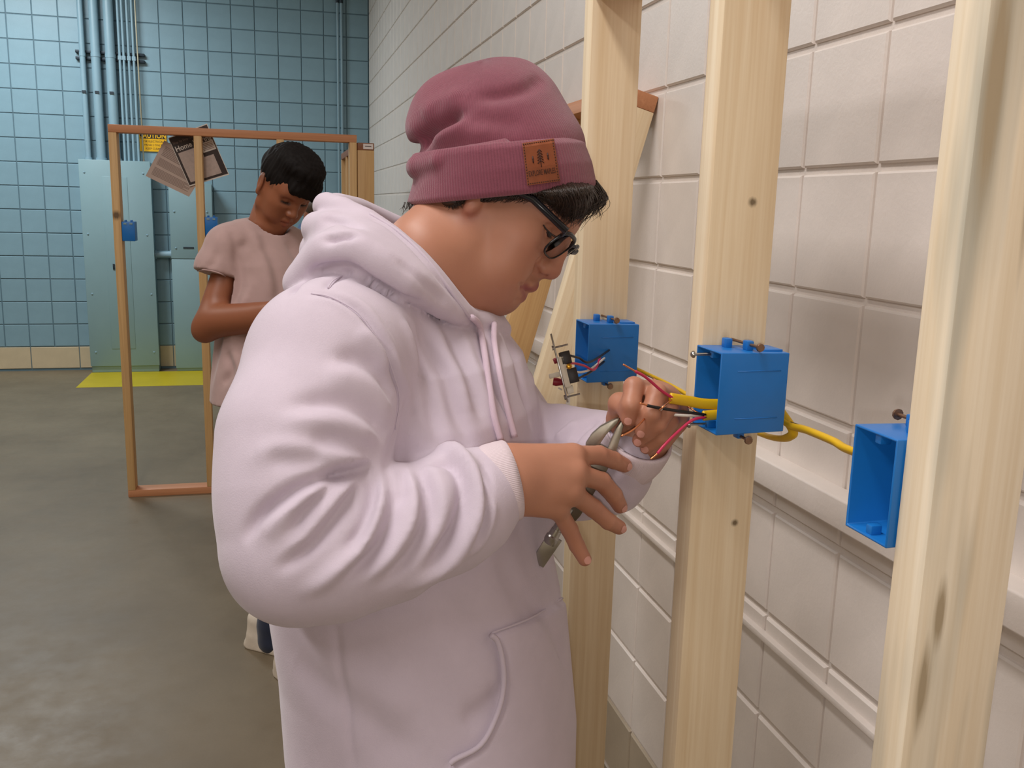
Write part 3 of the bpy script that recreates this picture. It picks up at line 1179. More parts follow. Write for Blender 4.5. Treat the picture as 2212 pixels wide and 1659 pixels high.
def cloth_mat(name, col, var=0.05, scale=600, strength=0.25, rough=0.9, sheen=0.25):
    k = NT(name)
    b = k.b
    b.inputs['Roughness'].default_value = rough
    b.inputs['Specular IOR Level'].default_value = 0.2
    b.inputs['Sheen Weight'].default_value = sheen
    b.inputs['Sheen Roughness'].default_value = 0.5
    v = k.coords('Object')
    nz = k.noise(v, 24, 5, 0.6)
    lo = tuple(x * (1 - var) for x in col[:3]) + (1,)
    hi = tuple(min(1, x * (1 + var)) for x in col[:3]) + (1,)
    k.l(k.ramp(nz, [(0.3, lo), (0.7, hi)]), b.inputs['Base Color'])
    k.bump(k.math('ADD', k.noise(v, scale, 3, 0.7), k.math('MULTIPLY', k.noise(v, 60, 3, 0.5), 0.5)), strength, 0.0012)
    return k.m


M_SKIN1 = skin_mat('skin_tan', srgb(186, 132, 106), srgb(140, 66, 70), srgb(80, 54, 48))
M_SKIN2 = skin_mat('skin_brown', srgb(146, 90, 62), srgb(150, 78, 60), srgb(66, 40, 30))
M_HOODIE = cloth_mat('lilac_fleece', srgb(203, 190, 203), 0.03)
M_TEE = cloth_mat('pink_jersey', srgb(176, 148, 144), 0.04)
M_JEANS = cloth_mat('dark_denim', srgb(40, 46, 66), 0.12, 900, 0.4)
M_TROUSER = cloth_mat('black_cloth', srgb(30, 28, 32), 0.1)
M_SHOE = simple('white_trainer', srgb(218, 206, 190), 0.6, var=0.05, vscale=40)
M_SHOE_D = simple('dark_trainer', srgb(44, 42, 44), 0.6)
M_HAIR = simple('black_hair', srgb(26, 20, 17), 0.36, var=0.3, vscale=120)
M_HAIR_B = simple('dark_brown_hair', srgb(44, 31, 22), 0.38, var=0.35, vscale=140)
M_NAIL_P = simple('finger_nail', srgb(206, 150, 136), 0.3)

# ------------------------------------------------------------------ the man in the beanie: head frame
def frame(yaw, pitch, roll):
    fw = np.array([math.cos(yaw) * math.cos(pitch), math.sin(yaw) * math.cos(pitch), -math.sin(pitch)])
    lf = np.array([-math.sin(yaw), math.cos(yaw), 0.0])
    up = np.cross(fw, lf)
    l2 = math.cos(roll) * lf + math.sin(roll) * up
    return np.stack([fw, l2, np.cross(fw, l2)])


A1 = frame(math.radians(-31), math.radians(29), -0.26)
O1 = P(1208, 594, 1.18) - np.array([0.121, 0, -0.025]) @ A1


def h1(x, y, z):                   # head-local -> world
    return O1 + np.array([x, y, z]) @ A1


def h1i(V):                        # world -> head-local
    return (V - O1) @ A1.T


def hs(px, py, y=0.0):             # pixel -> head-local point on the plane local y
    r = ray(px, py)
    n = A1[1]
    t = ((O1 - CAM) @ n + y) / (r @ n)
    return h1i(CAM + r * t)


def head_shape(L, neck=None):
    """head in local axes (x forward, y left, z up); L holds profile landmarks (x, z)"""
    H = Blob()
    H.ell((-0.002, 0, 0.040), (0.098, 0.077, 0.088), k=0.01)
    H.ell((0.040, 0, -0.020), (0.056, 0.064, 0.075), k=0.03)
    H.ell((0.060, 0, 0.045), (0.042, 0.058, 0.045), k=0.03)                   # forehead
    ch = L['chin']
    for s in (-1, 1):
        H.chain([(0.004, s * 0.056, -0.020), (0.012, s * 0.050, -0.060), (ch[0] - 0.018, s * 0.016, ch[1] + 0.012)], [0.018, 0.019, 0.017], k=0.03)
        H.ell((0.056, s * 0.040, -0.018), (0.034, 0.026, 0.034), k=0.022)     # cheek
        H.ell((0.060, s * 0.034, -0.056), (0.030, 0.024, 0.028), k=0.022)
        H.cap((0.086, s * 0.012, 0.036), (0.078, s * 0.044, 0.034), 0.013, 0.011, k=0.016)  # brow
    H.cap((0.05, 0, -0.07), (ch[0] - 0.016, 0, ch[1] + 0.004), 0.028, 0.017, k=0.02)
    for s in (-1, 1):
        H.cut_ell((0.099, s * 0.036, 0.012), (0.017, 0.020, 0.012), k=0.014)    # orbit
    for s in (-1, 1):
        H.ell((0.0745, s * 0.0325, 0.010), (0.0145, 0.0165, 0.0125), k=0.003)    # closed-down lids over the eye
    n0, n1, tip, sb = L['nasion'], L['bridge'], L['tip'], L['sub']
    H.chain([(n0[0] - 0.009, 0, n0[1]), (n1[0] - 0.0095, 0, n1[1]), (tip[0] - 0.0125, 0, tip[1] + 0.002)], [0.0085, 0.0092, 0.0125], k=0.012)
    for s in (-1, 1):
        H.ell((tip[0] - 0.0205, s * 0.0125, tip[1] - 0.0035), (0.0115, 0.0085, 0.0095), k=0.006)
    H.cap((sb[0] - 0.012, 0, sb[1] + 0.004), (tip[0] - 0.012, 0, tip[1] - 0.003), 0.007, 0.009, k=0.006)
    for s in (-1, 1):
        H.cut_ell((tip[0] - 0.0165, s * 0.0100, tip[1] - 0.0125), (0.0065, 0.0042, 0.0056), k=0.002)
    ul, ll, st = L['ulip'], L['llip'], L['sto']
    H.cap((sb[0] - 0.015, 0, sb[1]), (ul[0] - 0.013, 0, ul[1]), 0.013, 0.012, k=0.012)
    for s in (-1, 1):
        H.chain([(ul[0] - 0.0070, 0, ul[1] - 0.0005), (ul[0] - 0.011, s * 0.013, ul[1] - 0.001), (st[0] - 0.0150, s * 0.0255, st[1] + 0.001)], [0.0068, 0.0060, 0.0030], k=0.004)
        H.chain([(ll[0] - 0.0075, 0, ll[1]), (ll[0] - 0.011, s * 0.012, ll[1] + 0.001), (st[0] - 0.0150, s * 0.0250, st[1])], [0.0074, 0.0066, 0.0030], k=0.004)
    H.cut(lambda p: np.minimum(d_cap(p, (st[0] + 0.002, 0, st[1]), (st[0] - 0.016, 0.027, st[1]), 0.0016, 0.0012), d_cap(p, (st[0] + 0.002, 0, st[1]), (st[0] - 0.016, -0.027, st[1]), 0.0016, 0.0012)), k=0.003)
    return H


def ear_shape(H, s, c=(-0.004, 0.074, 0.004), size=1.0):
    c = np.array([c[0], s * c[1], c[2]])
    t = np.array([-0.26, 0, 0.966])
    f_ = np.array([0.966, s * 0.25, 0.26])
    f_ /= np.linalg.norm(f_)
    n_ = np.cross(t, f_)
    H.ell(c, (0.0062 * size, 0.017 * size, 0.031 * size), axes=np.stack([n_, f_, t]), k=0.006)
    H.cut_ell(c + n_ * (0.009 * (1 if n_[1] * s > 0 else -1)) + f_ * 0.002, (0.0055 * size, 0.0095 * size, 0.019 * size), axes=np.stack([n_, f_, t]), k=0.003)
    H.ell(c + np.array([0.006, -s * 0.002, -0.029]) * size, (0.009 * size, 0.0055 * size, 0.010 * size), k=0.005)
    return H


q = {k_: hs(*v_) for k_, v_ in dict(nasion=(1213, 516), bridge=(1222, 552), tip=(1208, 594), sub=(1166, 599), ulip=(1160, 622),
                                    sto=(1143, 634), llip=(1133, 645), chin=(1100, 664), ment=(1072, 681)).items()}
L1 = {k_: (float(v_[0]), float(v_[2])) for k_, v_ in q.items()}
HEAD1 = head_shape(L1)
ear_shape(HEAD1, -1, (-0.008, 0.0770, 0.012), 0.85)
HEAD1.ell(hs(1021, 442, -0.0825), (0.0074, 0.0056, 0.0112), k=0.009)
ear_shape(HEAD1, 1, (-0.006, 0.0755, 0.004))

# ------------------------------------------------------------------ torso frame
TY = math.radians(-24)
TF = np.array([math.cos(TY), math.sin(TY), 0.0])          # facing
TL = np.array([-math.sin(TY), math.cos(TY), 0.0])         # his left, away from the camera

NECK_T = h1(-0.030, 0, -0.030)
NECK_B = P(872, 640, 1.20)
W_R = P(1070, 1045, 1.005)
W_L = P(1383, 972, 1.132)

# right hand
RH = Blob()
r_mcp = [P(1236, 984, 1.022), P(1241, 1021, 1.012), P(1232, 1062, 1.012), P(1203, 1097, 1.018)]
fing_r = [finger_chain([(1236, 984), (1294, 983), (1325, 994), (1349, 1005)], (0.046, 0.027, 0.020), 1.022),
          finger_chain([(1241, 1021), (1299, 1040), (1326, 1070), (1339, 1093)], (0.050, 0.031, 0.020), 1.012),
          finger_chain([(1232, 1062), (1282, 1098), (1314, 1126), (1337, 1139)], (0.047, 0.029, 0.020), 1.012),
          finger_chain([(1203, 1097), (1230, 1143), (1246, 1178), (1263, 1208)], (0.037, 0.024, 0.019), 1.018)]
wr_t, wr_b = P(1098, 992, 0.994), P(1100, 1078, 0.994)
for i, m in enumerate(r_mcp):
    st_ = wr_t + (wr_b - wr_t) * (i / 3)
    RH.cap(st_, m, 0.0172, 0.0135 if i < 3 else 0.0125, k=0.016)
RH.cap(P(1060, 1045, 0.987), P(1100, 1040, 0.994), 0.030, 0.028, k=0.02)
RH.cap(P(1130, 1030, 1.022), P(1215, 1035, 1.019), 0.020, 0.014, k=0.016)
for c_, rr in zip(fing_r, ((0.0112, 0.0109, 0.0102, 0.0088), (0.0113, 0.0110, 0.0102, 0.0088), (0.0109, 0.0106, 0.0098, 0.0086), (0.0101, 0.0098, 0.0091, 0.0080))):
    RH.chain(c_, rr, k=0.007, kin=0.002)
RH.chain([P(1120, 1010, 1.027), P(1180, 992, 1.067), P(1228, 1000, 1.090), P(1262, 1012, 1.094)], [0.017, 0.0125, 0.0105, 0.0088], k=0.012)

# left hand, pinching the wire
LHn = Blob()
fing_l = [[P(1404, 848, 1.112), P(1369, 836, 1.074), P(1363, 876, 1.060), P(1358, 905, 1.064)],
          [P(1436, 858, 1.112), P(1419, 850, 1.070), P(1406, 893, 1.056), P(1387, 931, 1.066)],
          [P(1455, 882, 1.114), P(1444, 880, 1.078), P(1421, 917, 1.066), P(1381, 951, 1.078)],
          [P(1458, 908, 1.118), P(1447, 912, 1.090), P(1428, 944, 1.080), P(1396, 967, 1.088)]]
for c_ in fing_l:
    LHn.cap(W_L + (c_[0] - W_L) * 0.15, c_[0], 0.0185, 0.0155, k=0.018)
for c_, rr in zip(fing_l, ((0.0125, 0.0118, 0.0106, 0.0088), (0.0125, 0.0118, 0.0106, 0.0088), (0.0118, 0.0112, 0.0098, 0.0084), (0.0108, 0.0100, 0.0090, 0.0078))):
    LHn.chain(c_, rr, k=0.006, kin=0.004)
LHn.chain([P(1365, 955, 1.126), P(1338, 905, 1.114), P(1338, 872, 1.094), P(1350, 884, 1.076)], [0.019, 0.0150, 0.0125, 0.0100], k=0.012)
LHn.cap(P(1360, 1000, 1.144), W_L, 0.026, 0.022, k=0.02)

# bare body under the clothes, one continuous skin: head, neck, trunk, arms, hands
def body1_sdf():
    b = Blob()
    b.fn(lambda p: HEAD1(h1i(p)), 0.0)
    b.chain([NECK_T, P(925, 560, 1.165), NECK_B], [0.056, 0.058, 0.066], k=0.03)
    b.cap(h1(0.035, 0, -0.075), P(960, 640, 1.18), 0.036, 0.045, k=0.04)
    return b


BODY_HEAD = body1_sdf()
ARM = Blob()
T_SH = P(868, 740, 1.20)
ARM.fn(loft([(P(925, 1640, 1.2), 0.15, 0.11), (P(900, 1200, 1.2), 0.15, 0.11), (P(870, 760, 1.2), 0.16, 0.10), (P(872, 660, 1.2), 0.06, 0.06)], TL, TF), 0)
ARM.chain([P(720, 765, 1.03), P(625, 1190, 0.935), W_R], [0.050, 0.040, 0.030], k=0.03)
ARM.chain([P(890, 770, 1.36), P(1170, 1030, 1.29), P(1360, 1000, 1.13)], [0.050, 0.040, 0.028], k=0.03)
ARM.cap(NECK_B, P(872, 760, 1.2), 0.055, 0.06, k=0.03)

p1 = thing('person', (0.2, 1.2, 0), 'man in lilac hoodie, maroon beanie and glasses bending over wires with pliers', 'person')


def bounds(fn_pts, pad):
    a = np.array(fn_pts)
    return a.min(0) - pad, a.max(0) + pad


hv, hf = sdf_mesh(BODY_HEAD, *bounds([O1, NECK_B, h1(0.1, 0, -0.1), h1(0, 0.07, 0.1), h1(-0.09, -0.07, 0.1)], 0.075), 0.0022)


def CF1(*pix):
    return smooth_path(cast(BODY_HEAD, pix, 0.8, 1.6), 4 * len(pix))


hv = wrinkle(hv, vnormals(hv, hf), [
    (CF1((1168, 556), (1160, 568), (1158, 580), (1164, 592)), 0.0028, -0.0030),
    (CF1((1160, 592), (1146, 606), (1130, 618)), 0.0050, -0.0018),
    (CF1((1172, 478), (1186, 490), (1202, 502)), 0.0026, -0.0022),
    (CF1((1178, 514), (1170, 528), (1160, 540)), 0.0050, -0.0012),
    (CF1((1122, 612), (1127, 618), (1126, 626)), 0.0030, -0.0022),
    (CF1((1112, 648), (1122, 651)), 0.0040, -0.0015)])
rv, rf = sdf_mesh(RH, *bounds(sum(fing_r, []) + [P(1050, 1045, 1.0), P(1262, 1012, 1.11)], 0.045), 0.0016)
lv, lf_ = sdf_mesh(LHn, *bounds(sum(fing_l, []) + [P(1360, 1000, 1.13), P(1338, 905, 1.10)], 0.04), 0.0016)
av, af = sdf_mesh(ARM, *bounds([P(720, 765, 1.03), P(605, 1190, 0.935), W_R, P(925, 1640, 1.2), P(1360, 1000, 1.13), P(890, 770, 1.36), P(872, 640, 1.2)], 0.19), 0.009, 1)
V1, F1 = joined([(hv, hf), (rv, rf), (lv, lf_), (av, af)])
loc = h1i(V1)
red = np.zeros(len(V1))
dark = np.zeros(len(V1))
nh = len(hv)
lh = loc[:nh]
ul, ll, st = L1['ulip'], L1['llip'], L1['sto']
lipd = np.minimum.reduce([d_cap(lh, (a[0] - 0.006, 0, a[1]), (st[0] - 0.0140, s * 0.0255, st[1]), 0.0070, 0.0042) for a in (ul, ll) for s in (-1, 1)])
red[:nh] = np.clip(1 - lipd / 0.0025, 0, 1) * 0.95
red[:nh] = np.maximum(red[:nh], 0.30 * np.exp(-(np.linalg.norm(lh - np.array([L1['tip'][0] - 0.012, 0, L1['tip'][1]]), axis=1) / 0.020) ** 2))
for s in (-1, 1):
    red[:nh] = np.maximum(red[:nh], 0.16 * np.exp(-(np.linalg.norm(lh - np.array([0.072, s * 0.045, -0.020]), axis=1) / 0.026) ** 2))
    red[:nh] = np.maximum(red[:nh], 0.40 * np.exp(-(np.linalg.norm(lh - np.array([0.0, s * 0.078, -0.024]), axis=1) / 0.014) ** 2))
    bd = d_cap(lh, (0.094, s * 0.012, 0.0365), (0.082, s * 0.046, 0.036), 0.004, 0.003)
    dark[:nh] = np.maximum(dark[:nh], 0.9 * np.clip(1 - bd / 0.004, 0, 1))
    md = d_cap(lh, (ul[0] - 0.004, s * 0.002, ul[1] + 0.0085), (st[0] - 0.016, s * 0.026, st[1] + 0.006), 0.004, 0.003)
    dark[:nh] = np.maximum(dark[:nh], 0.22 * np.clip(1 - md / 0.006, 0, 1))
cd = np.linalg.norm((lh - np.array([L1['chin'][0] - 0.008, 0, L1['chin'][1] - 0.004])) / np.array([0.020, 0.026, 0.018]), axis=1)
dark[:nh] = np.maximum(dark[:nh], 0.30 * np.exp(-cd ** 2))
for chs, off in ((fing_r, nh), (fing_l, nh + len(rv))):
    seg = slice(off, off + (len(rv) if off == nh else len(lv)))
    for c_ in chs:
        for j, amt in ((1, 0.14), (3, 0.20)):
            red[seg] = np.maximum(red[seg], amt * np.exp(-(np.linalg.norm(V1[seg] - c_[j], axis=1) / 0.013) ** 2))
body = quad_obj('body', V1, F1, M_SKIN1, p1, {'red': red, 'dark': dark})
# ------------------------------------------------------------------ hoodie
HD = Blob()
HD.fn(loft([(P(952, 1760, 1.2), 0.210, 0.168, 2.2), (P(946, 1640, 1.2), 0.216, 0.173, 2.2), (P(938, 1560, 1.2), 0.220, 0.179, 2.2), (P(924, 1400, 1.2), 0.216, 0.179, 2.2),
            (P(908, 1280, 1.2), 0.214, 0.182, 2.2), (P(888, 1150, 1.2), 0.214, 0.178, 2.2), (P(870, 1000, 1.2), 0.215, 0.180, 2.2),
            (P(862, 860, 1.2), 0.205, 0.180, 2.2), (P(856, 760, 1.2), 0.185, 0.165, 2.2), (P(862, 690, 1.2), 0.145, 0.128, 2.2), (P(872, 640, 1.2), 0.10, 0.10, 2.0)], TL, TF), 0)
SLV = Blob()
SLV.chain([P(755, 742, 1.07), P(712, 785, 1.02), P(662, 950, 0.970), P(652, 1075, 0.950), P(645, 1186, 0.938)], [0.076, 0.086, 0.086, 0.081, 0.0765], k=0.0, kin=0.03)
SLV.chain([P(645, 1186, 0.938), P(720, 1180, 0.944), P(850, 1150, 0.957), P(960, 1110, 0.975), P(1020, 1078, 0.992), P(1058, 1052, 1.0)], [0.0765, 0.073, 0.067, 0.060, 0.053, 0.040], k=0.006, kin=0.02)
HD.fn(SLV, 0.014)
HD.cap(P(805, 725, 1.10), P(760, 742, 1.07), 0.076, 0.074, k=0.04)
HD.chain([P(890, 770, 1.38), P(1060, 930, 1.34), P(1175, 1020, 1.28)], [0.085, 0.082, 0.068], k=0.05)
HD.chain([P(1175, 1025, 1.28), P(1250, 1020, 1.22), P(1312, 1010, 1.165), P(1350, 985, 1.135)], [0.068, 0.062, 0.058, 0.041], k=0.02)
HD.cap(P(1215, 915, 1.25), P(1300, 940, 1.185), 0.026, 0.030, k=0.03)


def hood_sheet():
    """rolled-down hood: ribs from the neck edge to the shoulder edge, blended into a thick soft collar"""
    ribs = [  # inner pixel, outer pixel, inner depth, outer depth, r inner, r outer
        ((722, 456), (700, 545), 1.165, 1.170, 0.016, 0.026),
        ((748, 464), (652, 612), 1.130, 1.058, 0.015, 0.022),
        ((795, 482), (706, 545), 1.105, 1.030, 0.015, 0.022),
        ((842, 512), (764, 541), 1.090, 1.018, 0.014, 0.022),
        ((888, 552), (824, 574), 1.082, 1.018, 0.014, 0.020),
        ((925, 592), (884, 612), 1.082, 1.026, 0.014, 0.018),
        ((960, 632), (938, 650), 1.090, 1.058, 0.013, 0.014),
        ((994, 670), (985, 682), 1.110, 1.085, 0.012, 0.011),
        ((1030, 696), (1026, 702), 1.150, 1.135, 0.012, 0.010),
        ((1072, 700), (1085, 712), 1.21, 1.21, 0.013, 0.012)]
    A = [(P(a[0], a[1], da), P(b[0], b[1], db), ra, rb) for a, b, da, db, ra, rb in ribs]
    # far side, mirrored through the plane of the torso
    far = [((1030, 640), (1040, 690), 1.29, 1.32, 0.018, 0.018), ((960, 560), (960, 640), 1.33, 1.38, 0.019, 0.024),
           ((860, 500), (850, 600), 1.33, 1.40, 0.019, 0.030), ((770, 460), (730, 560), 1.26, 1.31, 0.019, 0.034), ((716, 452), (700, 540), 1.17, 1.19, 0.020, 0.034)]
    A += [(P(a[0], a[1], da), P(b[0], b[1], db), ra, rb) for a, b, da, db, ra, rb in far]

    def f(p):
        d = None
        for i in range(len(A) - 1):
            a0, b0, ra0, rb0 = A[i]
            a1, b1, ra1, rb1 = A[i + 1]
            for t in np.linspace(0, 1, 3 if i < 8 else 8, endpoint=False):
                e = d_cap(p, a0 * (1 - t) + a1 * t, b0 * (1 - t) + b1 * t, ra0 * (1 - t) + ra1 * t, rb0 * (1 - t) + rb1 * t)
                d = e if d is None else smin(d, e, 0.010)
        return d
    return f


HD.fn(hood_sheet(), 0.004)
HD.chain([P(706, 446, 1.160), P(740, 455, 1.135), P(790, 474, 1.105)], [0.018, 0.016, 0.012], k=0.006)
HD.chain([P(688, 494, 1.135), P(716, 494, 1.105), P(752, 500, 1.085), P(800, 520, 1.072)], [0.0215, 0.0205, 0.016, 0.010], k=0.008)
HD.chain([P(700, 545, 1.15), P(690, 562, 1.12)], [0.018, 0.018], k=0.008)

HLO, HHI = bounds([P(470, 1100, 0.935), P(612, 1330, 0.935), P(1390, 1080, 1.17), P(930, 1760, 1.2), P(700, 430, 1.17), P(1360, 985, 1.14), P(890, 760, 1.47), P(930, 1760, 0.97), P(930, 1760, 1.44)], 0.03)
HLO[2] = P(930, 1745, 1.2)[2]
dv, df = sdf_mesh(HD, HLO, HHI, 0.0036, 2)
N = vnormals(dv, df)


def C(*pix):                      # a fold line drawn on the visible side of the hoodie
    return smooth_path(cast(HD, pix, 0.6, 1.6), 4 * len(pix))


folds = [
    # forearm: arcs from the elbow crook round to the underside
    (C((800, 1012), (742, 1021), (696, 1033), (641, 1055), (591, 1087), (554, 1120), (534, 1152)), 0.0065, -0.014),
    (C((770, 1032), (715, 1045), (665, 1072), (615, 1115), (575, 1160)), 0.009, 0.006),
    (C((775, 1030), (728, 1045), (696, 1070), (660, 1105), (632, 1145)), 0.006, -0.010),
    (C((780, 1040), (745, 1065), (710, 1105), (665, 1155), (620, 1195)), 0.008, 0.006),
    (C((800, 1028), (765, 1062), (725, 1115), (670, 1180), (610, 1225)), 0.0065, -0.010),
    (C((812, 1035), (806, 1080), (785, 1140), (750, 1190)), 0.006, -0.009),
    (C((822, 1020), (828, 1074), (812, 1129), (780, 1184), (733, 1229), (669, 1275)), 0.0085, 0.011),
    (C((838, 1030), (846, 1092), (828, 1156), (790, 1211), (740, 1250)), 0.0075, -0.012),
    (C((868, 1010), (872, 1050), (868, 1090)), 0.005, -0.006),
    (C((878, 1015), (896, 1074), (890, 1129), (854, 1193), (806, 1243)), 0.008, 0.009),
    (C((902, 1012), (922, 1070), (920, 1130), (885, 1200), (830, 1255)), 0.008, -0.011),
    (C((925, 1000), (955, 1060), (955, 1120), (925, 1190)), 0.009, 0.005),
    (C((934, 1000), (975, 1000), (1000, 1040), (1000, 1095), (975, 1160), (930, 1225)), 0.0075, -0.014),
    (C((943, 975), (992, 985), (1022, 1037), (1030, 1092), (1010, 1156), (966, 1216), (897, 1266)), 0.010, 0.013),
    (C((1040, 1000), (1052, 1060), (1048, 1120), (1020, 1180)), 0.006, -0.008),
    (C((1055, 1075), (1062, 1110), (1045, 1160), (1010, 1200)), 0.006, 0.006),
    # upper arm: soft sagging folds towards the crook
    (C((822, 975), (788, 968), (730, 952), (669, 950)), 0.010, -0.009),
    (C((815, 960), (760, 925), (690, 905), (600, 912)), 0.014, 0.006),
    (C((838, 945), (805, 900), (750, 870), (690, 868), (630, 880)), 0.011, -0.010),
    (C((842, 915), (810, 850), (755, 815), (700, 810)), 0.014, 0.006),
    (C((848, 860), (815, 800), (770, 775), (725, 775)), 0.010, -0.008),
    (C((700, 990), (640, 992), (577, 991)), 0.010, -0.006),
    (C((790, 1000), (700, 975), (620, 970), (550, 985)), 0.012, 0.006),
    (C((840, 800), (810, 745), (770, 715)), 0.010, 0.005),
    # armhole and shoulder seams
    (C((670, 632), (715, 640), (772, 671), (807, 715), (834, 755), (850, 800), (866, 860), (856, 930), (836, 985)), 0.0048, -0.0065),
    (C((680, 640), (725, 652), (768, 682), (798, 722), (822, 765), (838, 810)), 0.006, 0.003),
    (C((735, 632), (785, 660), (822, 705), (848, 750), (864, 800), (880, 860), (872, 930)), 0.006, 0.004),
    (C((706, 623), (719, 605), (750, 590), (759, 580)), 0.0045, -0.005),
    # chest drag lines
    (C((905, 690), (950, 790), (985, 890), (1010, 950)), 0.009, -0.008),
    (C((930, 690), (980, 790), (1015, 890)), 0.010, 0.006),
    (C((960, 705), (1005, 800), (1040, 900)), 0.008, -0.007),
    (C((885, 700), (915, 800), (935, 900), (945, 960)), 0.009, -0.007),
    (C((870, 690), (895, 790), (910, 880)), 0.010, 0.006),
    (C((1000, 720), (1030, 800), (1062, 900)), 0.008, 0.005),
    (C((1040, 720), (1065, 810), (1105, 900)), 0.007, -0.006),
    (C((1095, 720), (1125, 820), (1150, 920)), 0.010, -0.008),
    (C((1110, 730), (1150, 830)), 0.009, 0.005),
    (C((880, 960), (900, 1000), (905, 1010)), 0.010, -0.006),
    # lower body
    (C((725, 1350), (738, 1450), (748, 1560), (765, 1655)), 0.0055, -0.0035),
    (C((640, 1420), (700, 1490), (790, 1560), (900, 1640)), 0.020, -0.006),
    (C((690, 1400), (800, 1480), (900, 1540)), 0.020, 0.004),
    (C((930, 1270), (1000, 1340), (1060, 1400)), 0.020, -0.005),
    (C((1080, 1200), (1120, 1290), (1150, 1340)), 0.014, -0.005),
    (C((1110, 1240), (1150, 1300), (1185, 1360), (1215, 1440)), 0.012, -0.005),
    (C((1000, 1560), (1050, 1530), (1085, 1490)), 0.014, -0.006),
    # hood
    (C((628, 632), (652, 608), (688, 584), (722, 578), (757, 580), (805, 610), (850, 636), (900, 652)), 0.0055, -0.012),
    (C((812, 1006), (785, 1015), (750, 1021), (710, 1029)), 0.006, -0.014),
    (C((700, 516), (722, 512), (745, 506), (770, 508)), 0.006, -0.010),
    (C((800, 470), (865, 512), (930, 580), (985, 645)), 0.0035, -0.003),
    (C((860, 560), (915, 610), (965, 655)), 0.007, -0.005),
    (C((700, 472), (735, 478), (780, 492)), 0.006, -0.006),
    # left sleeve
    (C((1230, 960), (1260, 925), (1290, 905)), 0.008, -0.007),
    (C((1200, 950), (1235, 920), (1245, 912)), 0.008, 0.006),
    (C((1290, 1000), (1340, 1012), (1385, 1005)), 0.008, -0.004),
]
dv = wrinkle(dv, N, folds)

# kangaroo pocket: a second layer of cloth raised inside its outline
uvx = (dv - CAM) @ CR / ((dv - CAM) @ CF) * FPX + IMG_W / 2
uvy = IMG_H / 2 - (dv - CAM) @ CU / ((dv - CAM) @ CF) * FPX
near = N @ CF < 0.15
pk = [(1060, 1370), (1150, 1335), (1222, 1290), (1300, 1300), (1300, 1700), (940, 1700), (975, 1655), (1040, 1610), (1075, 1540), (1088, 1480), (1085, 1420)]


def poly_sd(px, py, poly):
    d = np.full(len(px), 1e9)
    ins = np.zeros(len(px), bool)
    n = len(poly)
    for i in range(n):
        (x0, y0), (x1, y1) = poly[i], poly[(i + 1) % n]
        ex, ey = x1 - x0, y1 - y0
        t = np.clip(((px - x0) * ex + (py - y0) * ey) / (ex * ex + ey * ey), 0, 1)
        d = np.minimum(d, np.hypot(px - x0 - t * ex, py - y0 - t * ey))
        c1 = (y0 > py) != (y1 > py)
        with np.errstate(divide='ignore', invalid='ignore'):
            xi = x0 + (py - y0) * ex / (ey if ey else 1e-9)
        ins ^= c1 & (px < xi)
    return np.where(ins, -d, d)


sd = poly_sd(uvx, uvy, pk)
up_ = 1 / (1 + np.exp(np.clip((sd + 3) / 2.2, -30, 30)))
dv = dv + N * (np.where(near, up_, 0) * 0.006)[:, None]
dv = relax(dv, df, 1, 0.35)
hoodie = quad_obj('hoodie', dv, df, M_HOODIE, p1)

# raised hems, drawstrings, cuffs
def on_cloth(pix, lift=0.0015, n=20):
    return smooth_path(cast(HD, pix, 0.6, 1.6, lift), n)


MB().tube(on_cloth([(1060, 1372), (1074, 1385), (1085, 1425), (1088, 1480), (1075, 1540), (1040, 1608), (985, 1640), (972, 1650)], 0.0055, 40), 0.0032, 8).build('pocket_hem', M_HOODIE, hoodie, True)
for nm, pp in (('armhole_seam', [(672, 634), (715, 642), (770, 673), (805, 717), (832, 757), (848, 802), (863, 860), (854, 928)]), ('shoulder_seam', [(708, 622), (721, 605), (750, 591)])):
    MB().tube(on_cloth(pp, -0.0016, 40), 0.0008, 6).build(nm, M_HOODIE, hoodie, True)
MB().tube(on_cloth([(1062, 1368), (1150, 1333), (1215, 1292)], 0.003, 24), 0.0014, 6).build('pocket_seam', M_HOODIE, hoodie, True)
MB().tube(on_cloth([(800, 462), (860, 500), (915, 552), (962, 612), (1002, 668), (1018, 690)], 0.0, 40), 0.0024, 8).build('hood_hem', M_HOODIE, hoodie, True)
M_STRING = cloth_mat('drawstring_cord', srgb(214, 192, 206), 0.05, 1500, 0.5)
s1 = on_cloth([(1018, 684), (1034, 700), (1040, 722), (1048, 770), (1058, 840), (1068, 900), (1082, 952)], 0.004, 40)
s1[0] += CF * 0.010
MB().tube(s1, 0.0040, 10).build('drawstring', M_STRING, hoodie, True)
s2 = on_cloth([(1068, 698), (1068, 740), (1078, 800), (1093, 870), (1112, 945)], 0.004, 36)
s2[0] += CF * 0.010
MB().tube(s2, 0.0038, 10).build('drawstring', M_STRING, hoodie, True)

# ribbed cuffs: open tubes with an inside
k = NT('ribbed_knit_lilac')
k.b.inputs['Roughness'].default_value = 0.9
k.b.inputs['Base Color'].default_value = srgb(214, 198, 204)
a_ = k.n('ShaderNodeAttribute', attribute_name='rib')
k.bump(k.math('ADD', k.math('SINE', k.math('MULTIPLY', a_.outputs['Fac'], 6.28318)), k.math('MULTIPLY', k.noise(k.coords('Object'), 900, 2), 0.6)), 0.22, 0.0008)
M_CUFF = k.m


